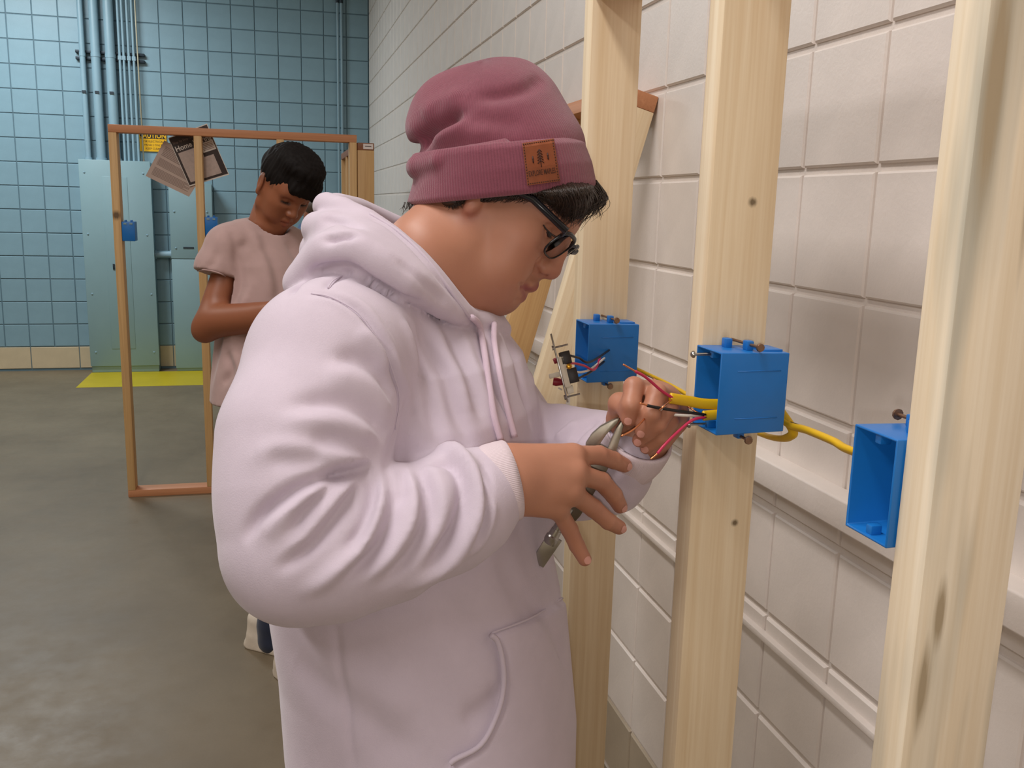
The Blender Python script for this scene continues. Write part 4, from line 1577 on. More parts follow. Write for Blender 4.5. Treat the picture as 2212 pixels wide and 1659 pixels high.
def cuff(path, rads, ribs=70, thick=0.004, squash=(1.0, 1.0), side=None):
    p = np.array(path)
    n, m = 64, len(p)
    t = np.gradient(p, axis=0)
    t /= np.linalg.norm(t, axis=1)[:, None]
    u = np.array(side, float)
    V, ph = [], []
    for pas in (0, 1):
        idx = range(m) if pas == 0 else range(m - 1, -1, -1)
        for i in idx:
            uu = u - t[i] * (u @ t[i])
            uu /= np.linalg.norm(uu)
            ww = np.cross(t[i], uu)
            r = rads[i] - (thick if pas else 0)
            for k2 in range(n):
                a = 2 * math.pi * k2 / n
                V.append(p[i] + r * (math.cos(a) * uu * squash[0] + math.sin(a) * ww * squash[1]))
                ph.append(abs(((k2 / n * 2) % 2) - 1) * ribs)
    F = []
    M2 = 2 * m
    for i in range(M2 - 1):
        for k2 in range(n):
            F.append((i * n + k2, i * n + (k2 + 1) % n, (i + 1) * n + (k2 + 1) % n, (i + 1) * n + k2))
    return np.array(V), np.array(F), np.array(ph)


def make_cuff(path, rads, side, squash):
    V, F, ph = cuff(path, rads, squash=squash, side=side)
    return quad_obj('cuff', V, F, M_CUFF, hoodie, {'rib': ph})


make_cuff([P(1030, 1070, 0.990), P(1050, 1056, 0.992), P(1072, 1046, 0.995), P(1092, 1040, 0.997), P(1103, 1037, 0.999), P(1107, 1036, 0.9995)],
          [0.036, 0.0435, 0.0455, 0.0452, 0.0448, 0.0435], CU, (1.0, 0.85))
make_cuff([P(1338, 995, 1.150), P(1350, 983, 1.142), P(1362, 968, 1.134), P(1374, 950, 1.126), P(1379, 942, 1.122), P(1380, 940, 1.121)],
          [0.041, 0.0455, 0.0470, 0.0468, 0.0462, 0.045], CU, (1.0, 0.95))
# ------------------------------------------------------------------ beanie
def hw(px, py, y=0.0):             # pixel -> world point on the head's plane local y
    return h1(*hs(px, py, y))


def knit(name, col, rib_scale=0.6):
    k = NT(name)
    k.b.inputs['Roughness'].default_value = 0.95
    k.b.inputs['Specular IOR Level'].default_value = 0.15
    k.b.inputs['Sheen Weight'].default_value = 0.35
    a = k.n('ShaderNodeAttribute', attribute_name='rib')
    v = k.coords('Object')
    s = k.math('SINE', k.math('MULTIPLY', a.outputs['Fac'], 6.28318))
    fine = k.noise(v, 950, 3, 0.75)
    mid = k.noise(v, 120, 3, 0.6)
    g = k.math('ADD', k.math('MULTIPLY', s, 0.24), k.math('ADD', fine, k.math('MULTIPLY', mid, 0.6)))
    lo = tuple(c * 0.66 for c in col[:3]) + (1,)
    hi = tuple(min(1, c * 1.36) for c in col[:3]) + (1,)
    k.l(k.ramp(k.math('MULTIPLY', k.math('ADD', g, 0.6), 0.42), [(0.15, lo), (0.85, hi)]), k.b.inputs['Base Color'])
    k.bump(g, rib_scale, 0.0016)
    return k.m


M_KNIT = knit('maroon_knit', srgb(134, 75, 90))
HX = (hw(1298, 398) - hw(872, 440))
HX /= np.linalg.norm(HX)                                   # hat: back -> front
_vr = ray(1084, 420)
HY = _vr - HX * (_vr @ HX)
HY /= np.linalg.norm(HY)                                   # towards his left
HZ = np.cross(HX, HY)
HC = hw(1082, 420)


def he(px, py, r, y=0.0, k=0.03):
    """ellipsoid on the hat, radii in metres along (hat x, y, z)"""
    return (hw(px, py, y), r, np.stack([HX, HY, HZ]), k)


CAPB = Blob()
for c_, r_, ax_, k_ in (he(1074, 326, (0.106, 0.090, 0.070), k=0.0), he(1062, 262, (0.092, 0.082, 0.072)), he(1092, 212, (0.056, 0.058, 0.044)),
                        he(1118, 190, (0.031, 0.044, 0.031), k=0.012), he(1164, 328, (0.056, 0.076, 0.050), k=0.03), he(1124, 262, (0.046, 0.064, 0.046), k=0.03),
                        he(952, 262, (0.042, 0.064, 0.044), k=0.014), he(990, 214, (0.048, 0.060, 0.035), k=0.02), he(923, 280, (0.026, 0.055, 0.027), k=0.008)):
    CAPB.ell(c_, r_, ax_, k=k_)
CAPB.cut_ell(hw(893, 330), (0.020, 0.085, 0.010), np.stack([HX * 0.9 + HZ * 0.436, HY, HZ * 0.9 - HX * 0.436]), k=0.008)
# brim band
BT, BBt = hw(1078, 318), hw(1084, 424)
BRIM = Blob()
BL = (BT - BBt) @ HZ
AXB = HZ
BT = BBt + HZ * BL - HX * 0.004
BRIM.fn(loft([(BBt, 0.098, 0.1215), (BBt + AXB * BL * 0.08, 0.1010, 0.1240), (BBt + AXB * BL * 0.5 + HX * 0.004, 0.1010, 0.1165), (BBt + AXB * BL * 0.9 + HX * 0.002, 0.0975, 0.1110), (BT + HX * 0.002, 0.0935, 0.1070)], HY, HX, AXB), 0)
BRIM.cut(loft([(BBt - AXB * 0.05, 0.0880, 0.1120), (BBt + AXB * 0.03, 0.0870, 0.1100), (BT - AXB * 0.01, 0.070, 0.090)], HY, HX, AXB), 0.003)
BRIM.chain([hw(904, 362, 0.0), hw(908, 360, -0.05), hw(950, 348, -0.082), hw(1020, 328, -0.090), hw(1090, 308, -0.090)], [0.0165, 0.0155, 0.012, 0.008, 0.005], k=0.005)
ALLHAT = Blob().fn(CAPB, 0).fn(BRIM, 0.0)


def rib_attr(V, n):
    q_ = V - HC
    return np.abs(np.arctan2(q_ @ HY, q_ @ HX + 0.004)) / math.pi * n


ctr = [hw(x, y) for x, y in ((1298, 400), (870, 445), (1080, 132), (884, 290), (1270, 297))]
lo_, hi_ = bounds(ctr + [hw(1080, 300, -0.11), hw(1080, 300, 0.11), hw(1080, 430, -0.11)], 0.03)
cv, cf = sdf_mesh(CAPB, lo_, hi_, 0.0028, 2)
cn = vnormals(cv, cf)


def CH(*pix):
    return smooth_path(cast(ALLHAT, pix, 0.7, 1.6), 4 * len(pix))


cv = wrinkle(cv, cn, [
    (CH((906, 320), (918, 300), (938, 280), (965, 262), (1000, 247)), 0.009, -0.018),
    (CH((930, 300), (960, 280), (1010, 262)), 0.014, 0.006),
    (CH((912, 250), (950, 222), (1000, 205)), 0.014, 0.006),
    (CH((1172, 168), (1140, 190), (1090, 205), (1030, 212)), 0.010, -0.006),
    (CH((940, 300), (990, 285), (1060, 285)), 0.012, 0.004),
    (CH((1000, 270), (1060, 262), (1130, 270)), 0.012, -0.003)])
bean = thing('beanie', hw(1080, 300), 'maroon knitted beanie with turned-up brim and leather patch on the man\'s head', 'beanie')
crown = quad_obj('crown', cv, cf, M_KNIT, bean, {'rib': rib_attr(cv, 96)})
bv, bf_ = sdf_mesh(BRIM, lo_, hi_, 0.0026, 2)
brim = quad_obj('brim', bv, bf_, M_KNIT, bean, {'rib': rib_attr(bv, 86)})

# leather patch with trees and lettering
PC = [(1128, 309), (1196, 299), (1210, 391), (1139, 401)]


def puv(u, v):
    a = np.array(PC, float)
    return a[0] * (1 - u) * (1 - v) + a[1] * u * (1 - v) + a[2] * u * v + a[3] * (1 - u) * v


def on_patch(uv, lift):
    return cast(BRIM, [puv(u, v) for u, v in uv], 0.7, 1.6, lift)


M_LEATHER = simple('tan_leather', srgb(138, 72, 38), 0.5, var=0.10, vscale=90, bump=(400, 0.15, 0.0006))
M_EMBOSS = simple('burnt_emboss', srgb(62, 28, 16), 0.6)
n = 10
g_ = [(i / n, j / n) for j in range(n + 1) for i in range(n + 1)]
tp_, bt_ = on_patch(g_, 0.0022), on_patch(g_, -0.001)
fs = []
for j in range(n):
    for i in range(n):
        a = j * (n + 1) + i
        fs.append((a, a + n + 1, a + n + 2, a + 1))
m1 = n + 1
edge = [i for i in range(m1)] + [j * m1 + n for j in range(1, m1)] + [n * m1 + i for i in range(n - 1, -1, -1)] + [j * m1 for j in range(n - 1, 0, -1)]
nn = m1 * m1
for a, b in zip(edge, edge[1:] + edge[:1]):
    fs.append((a, b, b + nn, a + nn))
pat = mesh_obj('leather_patch', np.vstack([tp_, bt_]), fs, M_LEATHER, brim)


def strokes(lines, r, name, mat):
    mm = MB()
    for ln_ in lines:
        pts = on_patch(ln_, 0.0024)
        mm.tube(pts, r, 5)
    return mm.build(name, mat, pat, True)


def tree(cx, top, bot, wd, nb):
    L = [[(cx, top), (cx, (top + bot) / 2), (cx, bot + 0.10)]]
    for i in range(nb):
        v = top + (bot - top) * i / nb
        s = wd * (0.7 + 0.3 * i / nb)
        L += [[(cx, v), (cx - s, v + 0.07)], [(cx, v), (cx + s, v + 0.07)]]
    return L


strokes(tree(0.50, 0.20, 0.52, 0.10, 5), 0.0006, 'tree_emblem', M_EMBOSS)
strokes([[(0.27, 0.34), (0.27, 0.50)], [(0.245, 0.40), (0.295, 0.40)], [(0.25, 0.46), (0.29, 0.46)]], 0.0008, 'tree_emblem', M_EMBOSS)
strokes([[(0.74, 0.31), (0.74, 0.47)], [(0.715, 0.37), (0.765, 0.37)], [(0.72, 0.43), (0.76, 0.43)]], 0.0008, 'tree_emblem', M_EMBOSS)
st_ = []
for i in range(15):
    t = (i + 0.3) / 15
    t2 = t + 0.035
    st_ += [[(t, 0.035), (t2, 0.035)], [(t, 0.965), (t2, 0.965)], [(0.04, t), (0.04, t2)], [(0.96, t), (0.96, t2)]]
strokes(st_, 0.0006, 'stitching', M_EMBOSS)
tm = text_mesh('lettering', 'EXPLORE MAPLES', 1.0, M_EMBOSS, I4, pat, 0.0, 1.0, 0.01)
co = np.array([v.co[:] for v in tm.data.vertices])
u_ = 0.09 + 0.82 * (co[:, 0] - co[:, 0].min()) / np.ptp(co[:, 0])
v_ = 0.80 - 0.13 * (co[:, 1] - co[:, 1].min()) / np.ptp(co[:, 1])
tw = on_patch(list(zip(u_, v_)), 0.0027)
for v, c_ in zip(tm.data.vertices, tw):
    v.co = c_

# ------------------------------------------------------------------ hair below the brim
def strand(mm, pts, r0, n=10):
    pth = smooth_path(pts, n)
    rr = np.linspace(1, 0.15, len(pth)) * r0
    rr[0] = r0 * 0.8
    mm.tube(pth, rr, 5, True)


rg = np.random.default_rng(3)
hair = MB()


HB = Blob()
AXH = np.stack([HX, HY, HZ])
HB.ell(hw(1236, 424, -0.008), (0.029, 0.066, 0.031), AXH, k=0)
HB.ell(hw(1190, 412, -0.050), (0.042, 0.028, 0.016), AXH, k=0.02)
HB.ell(hw(1120, 408, -0.068), (0.046, 0.0150, 0.011), AXH, k=0.012)
HB.ell(hw(985, 430, -0.070), (0.020, 0.012, 0.010), AXH, k=0.0)
HB.cut(lambda p: 0.002 - (p - BBt) @ HZ, 0.002)
bv2, bf2 = sdf_mesh(HB, *bounds([hw(1246, 420), hw(1246, 420, 0.08), hw(1246, 420, -0.08), hw(985, 428, -0.07), hw(1130, 404, -0.068)], 0.06), 0.0035, 1)
hair_base = quad_obj('hair_underlayer', bv2, bf2, M_HAIR_B, p1)
HBH = Blob().fn(HB, 0).fn(BODY_HEAD, 0)


def brim_y(px):                # height of the brim's lower edge along the near side
    return np.interp(px, [868, 1040, 1140, 1230, 1298], [446, 426, 406, 390, 400])


lines_, sides_ = [], []
for cl in range(64):          # fringe: locks falling forward and down over the forehead
    t0 = rg.random()
    c_m, c_e, c_d = 8 * rg.normal(), 14 * rg.normal(), 0.60 + 0.45 * rg.random()
    for i in range(16):
        t = min(1, max(0, t0 + 0.05 * rg.normal()))
        px = 1132 + 164 * t
        by = brim_y(px)
        mx, ex = 42 * (1 - 0.8 * t0) + c_m + 3 * rg.normal(), 58 - 78 * t0 + c_e - 60 * (t - t0) + 3 * rg.normal()
        dy = (np.interp(t0, [0, 0.25, 0.5, 0.9, 1], [34, 66, 92, 86, 66])) * (c_d + 0.08 * rg.normal())
        lines_.append([(px - 8, by - 10), (px + mx * 0.6, by + dy * 0.22), (px + mx, by + dy * 0.58), (px + ex, by + dy)])
        sides_.append(-0.075 + 0.075 * t ** 1.4 + 0.05 * rg.random())
allp = cast(HBH, [q_ for l_ in lines_ for q_ in l_], 0.8, 1.35, 0.0)
for i, l_ in enumerate(lines_):
    pts = []
    lift = 0.0005 + 0.0035 * rg.random()
    for j_, q_ in enumerate(l_):
        w_ = allp[4 * i + j_]
        if np.linalg.norm(w_ - CAM) > 1.33:
            w_ = hw(q_[0], q_[1], sides_[i])
        if j_ == 0:
            w_ = hw(q_[0], q_[1], min(-0.004, sides_[i]))
        pts.append(w_ - ray(*q_) * lift)
    strand(hair, pts, 0.0006 + 0.0008 * rg.random(), 14)
for i in range(340):          # temple and sideburn, near side
    t = rg.random()
    px = 1046 + 116 * t + 5 * rg.normal()
    py0 = brim_y(px) - 8
    y = -0.083 + 0.006 * t
    ln_ = (8 + 26 * rg.random()) * (0.45 + 0.75 * t)
    a = hw(px, py0, y)
    b = hw(px - 6 + 5 * rg.normal(), py0 + ln_ * 0.6 + 7, y - 0.002)
    c_ = hw(px - 20 + 9 * rg.normal(), py0 + ln_ + 6, y + 0.001)
    strand(hair, [a, b, c_], 0.0005 + 0.0007 * rg.random(), 8)
for i in range(170):          # nape and behind the ear
    t = rg.random()
    if rg.random() < 0.45:
        t = 0.75 + 0.22 * rg.random()
    px = 872 + 128 * t
    py0 = brim_y(px) - 8
    y = -0.030 - 0.049 * t
    ln_ = 10 + 24 * rg.random() * (1 - 0.3 * t)
    a = hw(px, py0, y)
    b = hw(px - 2 + 3 * rg.normal(), py0 + ln_ * 0.6, y - 0.004)
    c_ = hw(px + (-10 if t < 0.3 else -3) + 6 * rg.normal(), py0 + ln_ + 3, y - 0.002)
    strand(hair, [a, b, c_], 0.0005 + 0.0006 * rg.random(), 8)
tag(hair.build('hair', M_HAIR_B, p1, True), kind='stuff')

# ------------------------------------------------------------------ glasses
M_ACET = simple('black_acetate', srgb(18, 19, 24), 0.25)
kk = NT('spectacle_lens')
kk.b.inputs['Transmission Weight'].default_value = 1.0
kk.b.inputs['Roughness'].default_value = 0.02
kk.b.inputs['IOR'].default_value = 1.04
kk.b.inputs['Base Color'].default_value = (0.95, 0.96, 1, 1)
M_LENS = kk.m
gl = thing('glasses', h1(0.105, 0, 0.005), 'black-rimmed glasses low on the nose of the man in the beanie', 'glasses')
GD = np.array([-0.36, 0, -0.93])
GC = np.array([0.1125, 0, 0.0030])


def lens_pt(s, a, sc=1.0, dx=0.0):
    ca, sa = math.cos(a), math.sin(a)
    e = 3.0
    r = (abs(ca) ** e + abs(sa) ** e) ** (-1 / e)
    yy = 0.0250 * r * ca * sc
    zz = 0.0200 * r * sa * sc
    y = s * (0.0345 + yy)
    wrap = -0.10 * (abs(y) ** 1.0) - 1.2 * y * y
    q_ = GC + np.array([wrap + dx, y, 0]) - GD * zz
    return h1(*q_)


for s in (-1, 1):
    ring = [lens_pt(s, 2 * math.pi * i / 40) for i in range(41)]
    rim = MB()
    v_, f_ = tube(ring, [0.0014 + 0.0016 * max(0, math.sin(2 * math.pi * i / 40)) for i in range(41)], 8, False)
    rim.add(v_, f_)
    ro = rim.build('rim', M_ACET, gl, True)
    vs = [lens_pt(s, 0, 0)] + [lens_pt(s, 2 * math.pi * i / 40, 0.97) for i in range(40)]
    vs += [lens_pt(s, 0, 0, 0.0012)] + [lens_pt(s, 2 * math.pi * i / 40, 0.97, 0.0012) for i in range(40)]
    fs = [(0, 1 + i, 1 + (i + 1) % 40) for i in range(40)] + [(41, 42 + (i + 1) % 40, 42 + i) for i in range(40)]
    fs += [(1 + i, 42 + i, 42 + (i + 1) % 40, 1 + (i + 1) % 40) for i in range(40)]
    mesh_obj('lens', vs, fs, M_LENS, ro, True)
    o0 = h1i(lens_pt(s, 0.55)[None])[0]
    q1, q2, q3 = hs(1223, 499, -0.0700), hs(1152, 431, -0.0800), hs(1070, 392, -0.0810)
    pts = [o0] + [np.array([q_[0], -s * q_[1], q_[2]]) for q_ in (q1, q2, q3)]
    MB().tube([h1(*q_) for q_ in pts], [0.0030, 0.0046, 0.0048, 0.0040], 10, True, (1.0, A1[2])).build('temple_arm', M_ACET, gl, True, 60)
    npd = [h1(*(h1i(lens_pt(s, math.pi, 0.9)[None])[0] + np.array([-0.002 - 0.003 * t_, -s * 0.004 * t_, -0.006 * t_]))) for t_ in (0, 0.5, 1)]
    MB().tube(npd, [0.0014, 0.0024, 0.0016], 8).build('nose_pad', M_LENS, gl, True)
br = [h1i(lens_pt(s, math.pi - 0.6)[None])[0] for s in (-1, 1)]
mid = (br[0] + br[1]) / 2 + np.array([0.0035, 0, 0.002])
MB().tube(smooth_path([h1(*br[0]), h1(*mid), h1(*br[1])], 12), 0.0021, 8).build('bridge', M_ACET, gl, True)

# lash line and iris of the lowered eyes
M_IRIS = simple('dark_eye', srgb(34, 22, 18), 0.15)
def on_face(pix, lift=0.0004, n=16):
    return smooth_path(cast(BODY_HEAD, pix, 0.8, 1.6, lift), n)


ln_ = on_face([(1174, 486), (1180, 495), (1190, 505), (1202, 513)], 0.0005)
MB().tube(ln_, np.linspace(0.0007, 0.0017, len(ln_)), 6).build('lashes', M_IRIS, body, True)
ln_ = on_face([(1181, 500), (1186, 508), (1190, 514)], -0.0006)
MB().tube(ln_, np.interp(np.linspace(0, 1, len(ln_)), [0, 0.5, 1], [0.0012, 0.0030, 0.0012]), 8).build('iris', M_IRIS, body, True)
ls = [h1(0.0745 + 0.0150 * math.sqrt(max(0, 1 - (t * 0.8) ** 2)), 0.0325 + 0.0135 * t, 0.0055) for t in np.linspace(-1, 1, 9)]
MB().tube(ls, [0.0005 + 0.0012 * (1 - abs(t)) for t in np.linspace(-1, 1, 9)], 6).build('lashes', M_IRIS, body, True)

# ------------------------------------------------------------------ finger nails
def nail(chain, parent, r, facing):
    a, b = np.asarray(chain[-2]), np.asarray(chain[-1])
    t = (b - a) / np.linalg.norm(b - a)
    f = np.asarray(facing) - t * (np.asarray(facing) @ t)
    f /= np.linalg.norm(f)
    w = np.cross(t, f)
    c = b - t * 0.0005
    vs, fs = [], []
    n1, n2 = 6, 6
    for i in range(n1 + 1):
        u = -1 + 2 * i / n1
        for j in range(n2 + 1):
            v = j / n2
            ww = 0.0044 * u * math.sqrt(max(0.08, 1 - abs(2 * v - 1) ** 3.5))
            al = -0.0035 + 0.0090 * v
            hh = math.sqrt(max(0, r * r - ww * ww)) * (1.0 - 0.16 * max(0, v - 0.35)) + 0.0007
            vs.append(c + t * al + w * ww + f * hh)
    for i in range(n1):
        for j in range(n2):
            q0 = i * (n2 + 1) + j
            fs.append((q0, q0 + 1, q0 + n2 + 2, q0 + n2 + 1))
    return mesh_obj('finger_nail', vs, fs, M_NAIL_P, parent, True)


back_r = -CF + CR * 0.5 - CU * 0.1
for c_, r_ in zip(fing_r, (0.0088, 0.0088, 0.0086, 0.0079)):
    nail(c_, body, r_, back_r)
for c_, r_ in zip(fing_l, (0.0092, 0.0092, 0.0088, 0.0082)):
    nail(c_, body, r_, -CF - CR * 0.2 - CU * 0.1)

# ------------------------------------------------------------------ trousers and shoes
TR = Blob()
HIP = P(932, 1700, 1.2)
hipc = np.array([HIP[0], HIP[1], 0.90])
TR.ell(hipc, (0.135, 0.165, 0.11), np.stack([TF, TL, [0, 0, 1]]), k=0)
for s, fx in ((-1, 0.02), (1, -0.02)):
    b0 = hipc + TL * s * 0.085
    kn = hipc + TL * s * 0.11 + TF * (0.03 + fx) - np.array([0, 0, 0.42])
    an = hipc + TL * s * 0.13 + TF * fx - np.array([0, 0, 0.81])
    TR.chain([b0, kn, an], [0.096, 0.070, 0.060], k=0.04)
tv, tf = sdf_mesh(TR, *bounds([hipc, hipc - np.array([0, 0, 0.81])], 0.26), 0.010, 1)
quad_obj('trousers', tv, tf, M_TROUSER, p1)


def shoe(parent, heel, fwd, mat, L=0.275):
    heel, fwd = np.asarray(heel, float), np.asarray(fwd, float)
    lf2 = np.array([-fwd[1], fwd[0], 0])
    z = np.array([0, 0, 1.0])
    S = Blob()
    S.fn(loft([(heel + fwd * 0.0, 0.030, 0.020), (heel + fwd * 0.02, 0.038, 0.05), (heel + fwd * 0.10, 0.040, 0.055), (heel + fwd * 0.18, 0.047, 0.036),
               (heel + fwd * 0.24, 0.043, 0.024), (heel + fwd * L, 0.020, 0.012)], lf2, z, fwd), 0)
    S.cap(heel + fwd * 0.045 + z * 0.05, heel + fwd * 0.05 + z * 0.095, 0.040, 0.042, k=0.03)
    S.cut(lambda p: p[:, 2], 0.004)
    v, f = sdf_mesh(S, *bounds([heel, heel + fwd * L, heel + z * 0.12], 0.07), 0.005, 1)
    o = quad_obj('shoe', v, f, mat, parent)
    n = 24
    mm = MB()
    ring = []
    for i in range(n):
        a = 2 * math.pi * i / n
        x = L / 2 + math.cos(a) * (L / 2 - 0.006)
        w = 0.047 * math.sin(a) * (1.0 if math.cos(a) > 0 else 0.84)
        ring.append(heel + fwd * x + lf2 * w)
    lo2 = [r_ + z * (0.0005 - heel[2]) for r_ in ring]
    hi2 = [r_ + z * (0.026 - heel[2]) for r_ in ring]
    mm.add(lo2 + hi2, [tuple(range(n - 1, -1, -1)), tuple(range(n, 2 * n))] + [(i, (i + 1) % n, n + (i + 1) % n, n + i) for i in range(n)])
    mm.build('sole', M_SHOE, o, True, 40)
    return o


for s, fx in ((-1, 0.02), (1, -0.02)):
    an = hipc + TL * s * 0.13 + TF * fx
    shoe(p1, (an[0] - TF[0] * 0.07, an[1] - TF[1] * 0.07, 0.012), TF, M_SHOE_D)
# ------------------------------------------------------------------ wires, cable, switch and pliers
M_YEL = simple('yellow_cable_jacket', srgb(222, 178, 22), 0.42, var=0.05, vscale=60)
M_RED = simple('red_wire', srgb(196, 44, 84), 0.4)
M_BLK = simple('black_wire', srgb(24, 20, 20), 0.4)
M_WHT = simple('white_wire', srgb(226, 218, 208), 0.45)
M_COP = simple('copper_wire', srgb(226, 150, 104), 0.34, 1.0)
M_PRINT = simple('cable_print', srgb(92, 74, 20), 0.6)
M_SW_BLK = simple('switch_black_plastic', srgb(34, 27, 25), 0.45)
M_SW_WHT = simple('switch_white_plastic', srgb(226, 220, 200), 0.4)
M_BRASS = simple('brass_screw', srgb(196, 146, 52), 0.3, 1.0)
M_NUT = simple('red_wire_nut', srgb(150, 26, 44), 0.45)


def wire(name, pts, r, mat, parent, n=30):
    return MB().tube(smooth_path(pts, n), r, 8).build(name, mat, parent, True)


def flat_cable(name, pts, w, t, side, mat, parent, n=40):
    pth = smooth_path(pts, n)
    return MB().tube(pth, w, 12, True, (t / w, side)).build(name, mat, parent, True)


BY2 = ST2 - 0.001
# upper cable: through the middle box, its jacket sticking out of the mouth
c1 = thing('yellow_cable', PX(1500, 870, BX), 'yellow cable end sticking out of the middle box, red wire pointing up', 'cable')
YB2 = 0.966                     # middle of the box, front to back
jk = flat_cable('jacket', [PY(1447, 860, YB2 - 0.004), PY(1490, 867, YB2), PY(1528, 873, YB2), np.array([0.535, YB2, 1.346]), np.array([0.568, YB2, 1.344])], 0.0064, 0.0030, CF, M_YEL, c1)
wr = wire('red_wire', [PY(1456, 861, YB2 - 0.004), PY(1430, 845, 0.957), PY(1395, 815, 0.950), PY(1372, 802, 0.947)], 0.0017, M_RED, c1)
wire('bare_end', [PY(1374, 803, 0.947), PY(1360, 795, 0.946), PY(1346, 787, 0.945)], 0.0010, M_COP, wr, 10)
wire('white_wire', [PY(1452, 861, YB2), PY(1440, 872, YB2), P(1428, 884, 1.046)], 0.0017, M_WHT, c1)
wire('copper_ground', [PY(1452, 862, YB2 - 0.003), P(1436, 876, 1.030), P(1424, 886, 1.030)], 0.0010, M_COP, c1, 12)
# lower cable: black and white held in the left hand, red bent down
c2 = thing('yellow_cable', PX(1540, 898, BX), 'lower yellow cable in the middle box with black, white and red wires spread', 'cable')
flat_cable('jacket', [PY(1519, 898, 0.958), PY(1534, 897, 0.960), np.array([0.525, 0.963, 1.336]), np.array([0.568, 0.966, 1.334])], 0.0060, 0.0030, CF, M_YEL, c2)
wr = wire('black_wire', [PY(1524, 896, 0.957), PY(1480, 890, 0.952), PY(1440, 884, 0.948), PY(1412, 879, 0.946), PY(1398, 876, 0.946)], 0.0018, M_BLK, c2)
wire('bare_end', [PY(1400, 876, 0.946), PY(1390, 873, 0.946), PY(1382, 871, 0.946)], 0.0010, M_COP, wr, 10)
wire('white_wire', [PY(1524, 899, 0.959), PY(1485, 898, 0.958), PY(1455, 896, 0.964), PY(1432, 894, 0.975)], 0.0017, M_WHT, c2)
wr = wire('red_wire', [PY(1524, 901, 0.957), PY(1495, 908, 0.950), PY(1462, 935, 0.942), PY(1435, 962, 0.936), PY(1420, 980, 0.934)], 0.0018, M_RED, c2)
wire('bare_end', [PY(1421, 979, 0.934), PY(1413, 986, 0.934), PY(1405, 992, 0.934)], 0.0010, M_COP, wr, 10)
wire('copper_ground', [PY(1522, 896, 0.960), PY(1508, 892, 0.960), PY(1492, 882, 0.966), PY(1470, 868, 0.985)], 0.0010, M_COP, c2, 16)
wire('copper_ground', [P(1392, 905, 1.048), P(1378, 920, 1.036), P(1362, 932, 1.026), P(1342, 942, 1.020)], 0.0011, M_COP, c2, 16)
# cable run between the studs: far box -> middle box -> nearest box
c3 = thing('yellow_cable', PX(1770, 940, 0.6), 'yellow cable sagging from the middle box across to the nearest blue box', 'cable')
cj = flat_cable('jacket', [np.array([0.588, 0.980, 1.346]), PX(1700, 914, 0.596), PX(1745, 930, 0.60), PX(1800, 953, 0.60), PX(1848, 977, 0.596), np.array([0.583, 0.655, 1.340])], 0.0078, 0.0046, CU, M_YEL, c3)
wire('printed_line', [PX(1708, 911, 0.5945), PX(1745, 924, 0.598), PX(1800, 947, 0.598)], 0.0004, M_PRINT, cj, 12)
c4 = thing('yellow_cable', PX(1440, 830, 0.6), 'yellow cable running behind the wires from the far box to the middle stud', 'cable')
flat_cable('jacket', [np.array([0.579, 1.41, 1.31]), PX(1398, 808, 0.60), PX(1440, 828, 0.60), PX(1480, 850, 0.605), PX(1560, 900, 0.615), PX(1640, 936, 0.61), PX(1680, 947, 0.605), PX(1704, 944, 0.602), PX(1712, 928, 0.600), np.array([0.588, 0.975, 1.340])], 0.0060, 0.0034, CU, M_YEL, c4, 72)
# bare copper tail beside the far cable
wire('copper_ground', [PX(1400, 812, 0.57), PX(1412, 818, 0.57), PX(1424, 826, 0.575)], 0.001, M_COP, c4, 8)

# switch hanging out of the far box
sw = thing('light_switch', P(1215, 795, 1.32), 'light switch hanging by its wires out of the far blue box', 'switch')
SU = P(1196, 742, 1.35) - P(1222, 848, 1.35)
SU /= np.linalg.norm(SU)                       # along the yoke, upwards
SN = CR - SU * (CR @ SU)
SN /= np.linalg.norm(SN)                       # from face to back
SS = np.cross(SU, SN)
S0 = P(1209, 795, 1.35)


def sbox(name, a0, a1, b0, b1, c0, c1, mat, parent, bev=0.001):
    """a along SU, b along SN, c along SS (metres)"""
    M = axes_matrix(SU, SN, SS, S0)
    return MB().box((a0, b0, c0), (a1, b1, c1), M).build(name, mat, parent, bevel=bev)


S0 = S0
sbox('yoke', -0.052, 0.052, -0.0015, 0.0005, -0.008, 0.008, M_STEEL, sw, 0.0004)
sbox('front_plate', -0.030, 0.016, 0.0005, 0.009, -0.014, 0.014, M_SW_WHT, sw)
sbox('housing', 0.003, 0.022, 0.004, 0.019, -0.014, 0.014, M_SW_BLK, sw)
sbox('housing', -0.026, -0.004, 0.008, 0.023, -0.014, 0.014, M_SW_BLK, sw)
sbox('toggle', -0.012, -0.005, -0.018, -0.001, -0.005, 0.005, M_SW_WHT, sw)
sbox('lower_boss', -0.040, -0.029, 0.002, 0.012, -0.009, 0.009, M_SW_WHT, sw)
for a in (0.031, -0.044):
    c0 = S0 + SU * a
    MB().tube([c0 - SN * 0.004, c0 - SN * 0.001, c0, c0 + SN * 0.001, c0 + SN * 0.020], [0.0036, 0.0036, 0.0036, 0.0014, 0.0012], 10).build('screw', M_STEEL, sw, True, 35)
c0 = S0 + SU * (-0.001) + SN * 0.013 - SS * 0.0145 * (1 if SS @ CF > 0 else -1)
dd = -SS * (1 if SS @ CF > 0 else -1)
MB().tube([c0, c0 + dd * 0.003, c0 + dd * 0.0035], [0.0042, 0.0042, 0.0034], 12).build('terminal_screw', M_BRASS, sw, True, 35)
q0 = P(1195, 824, 1.36)
MB().tube([q0, P(1202, 825, 1.36), P(1216, 826, 1.36)], [0.0058, 0.0064, 0.0044], 10).build('wire_nut', M_NUT, sw, True, 50)
q0 = P(1196, 781, 1.365)
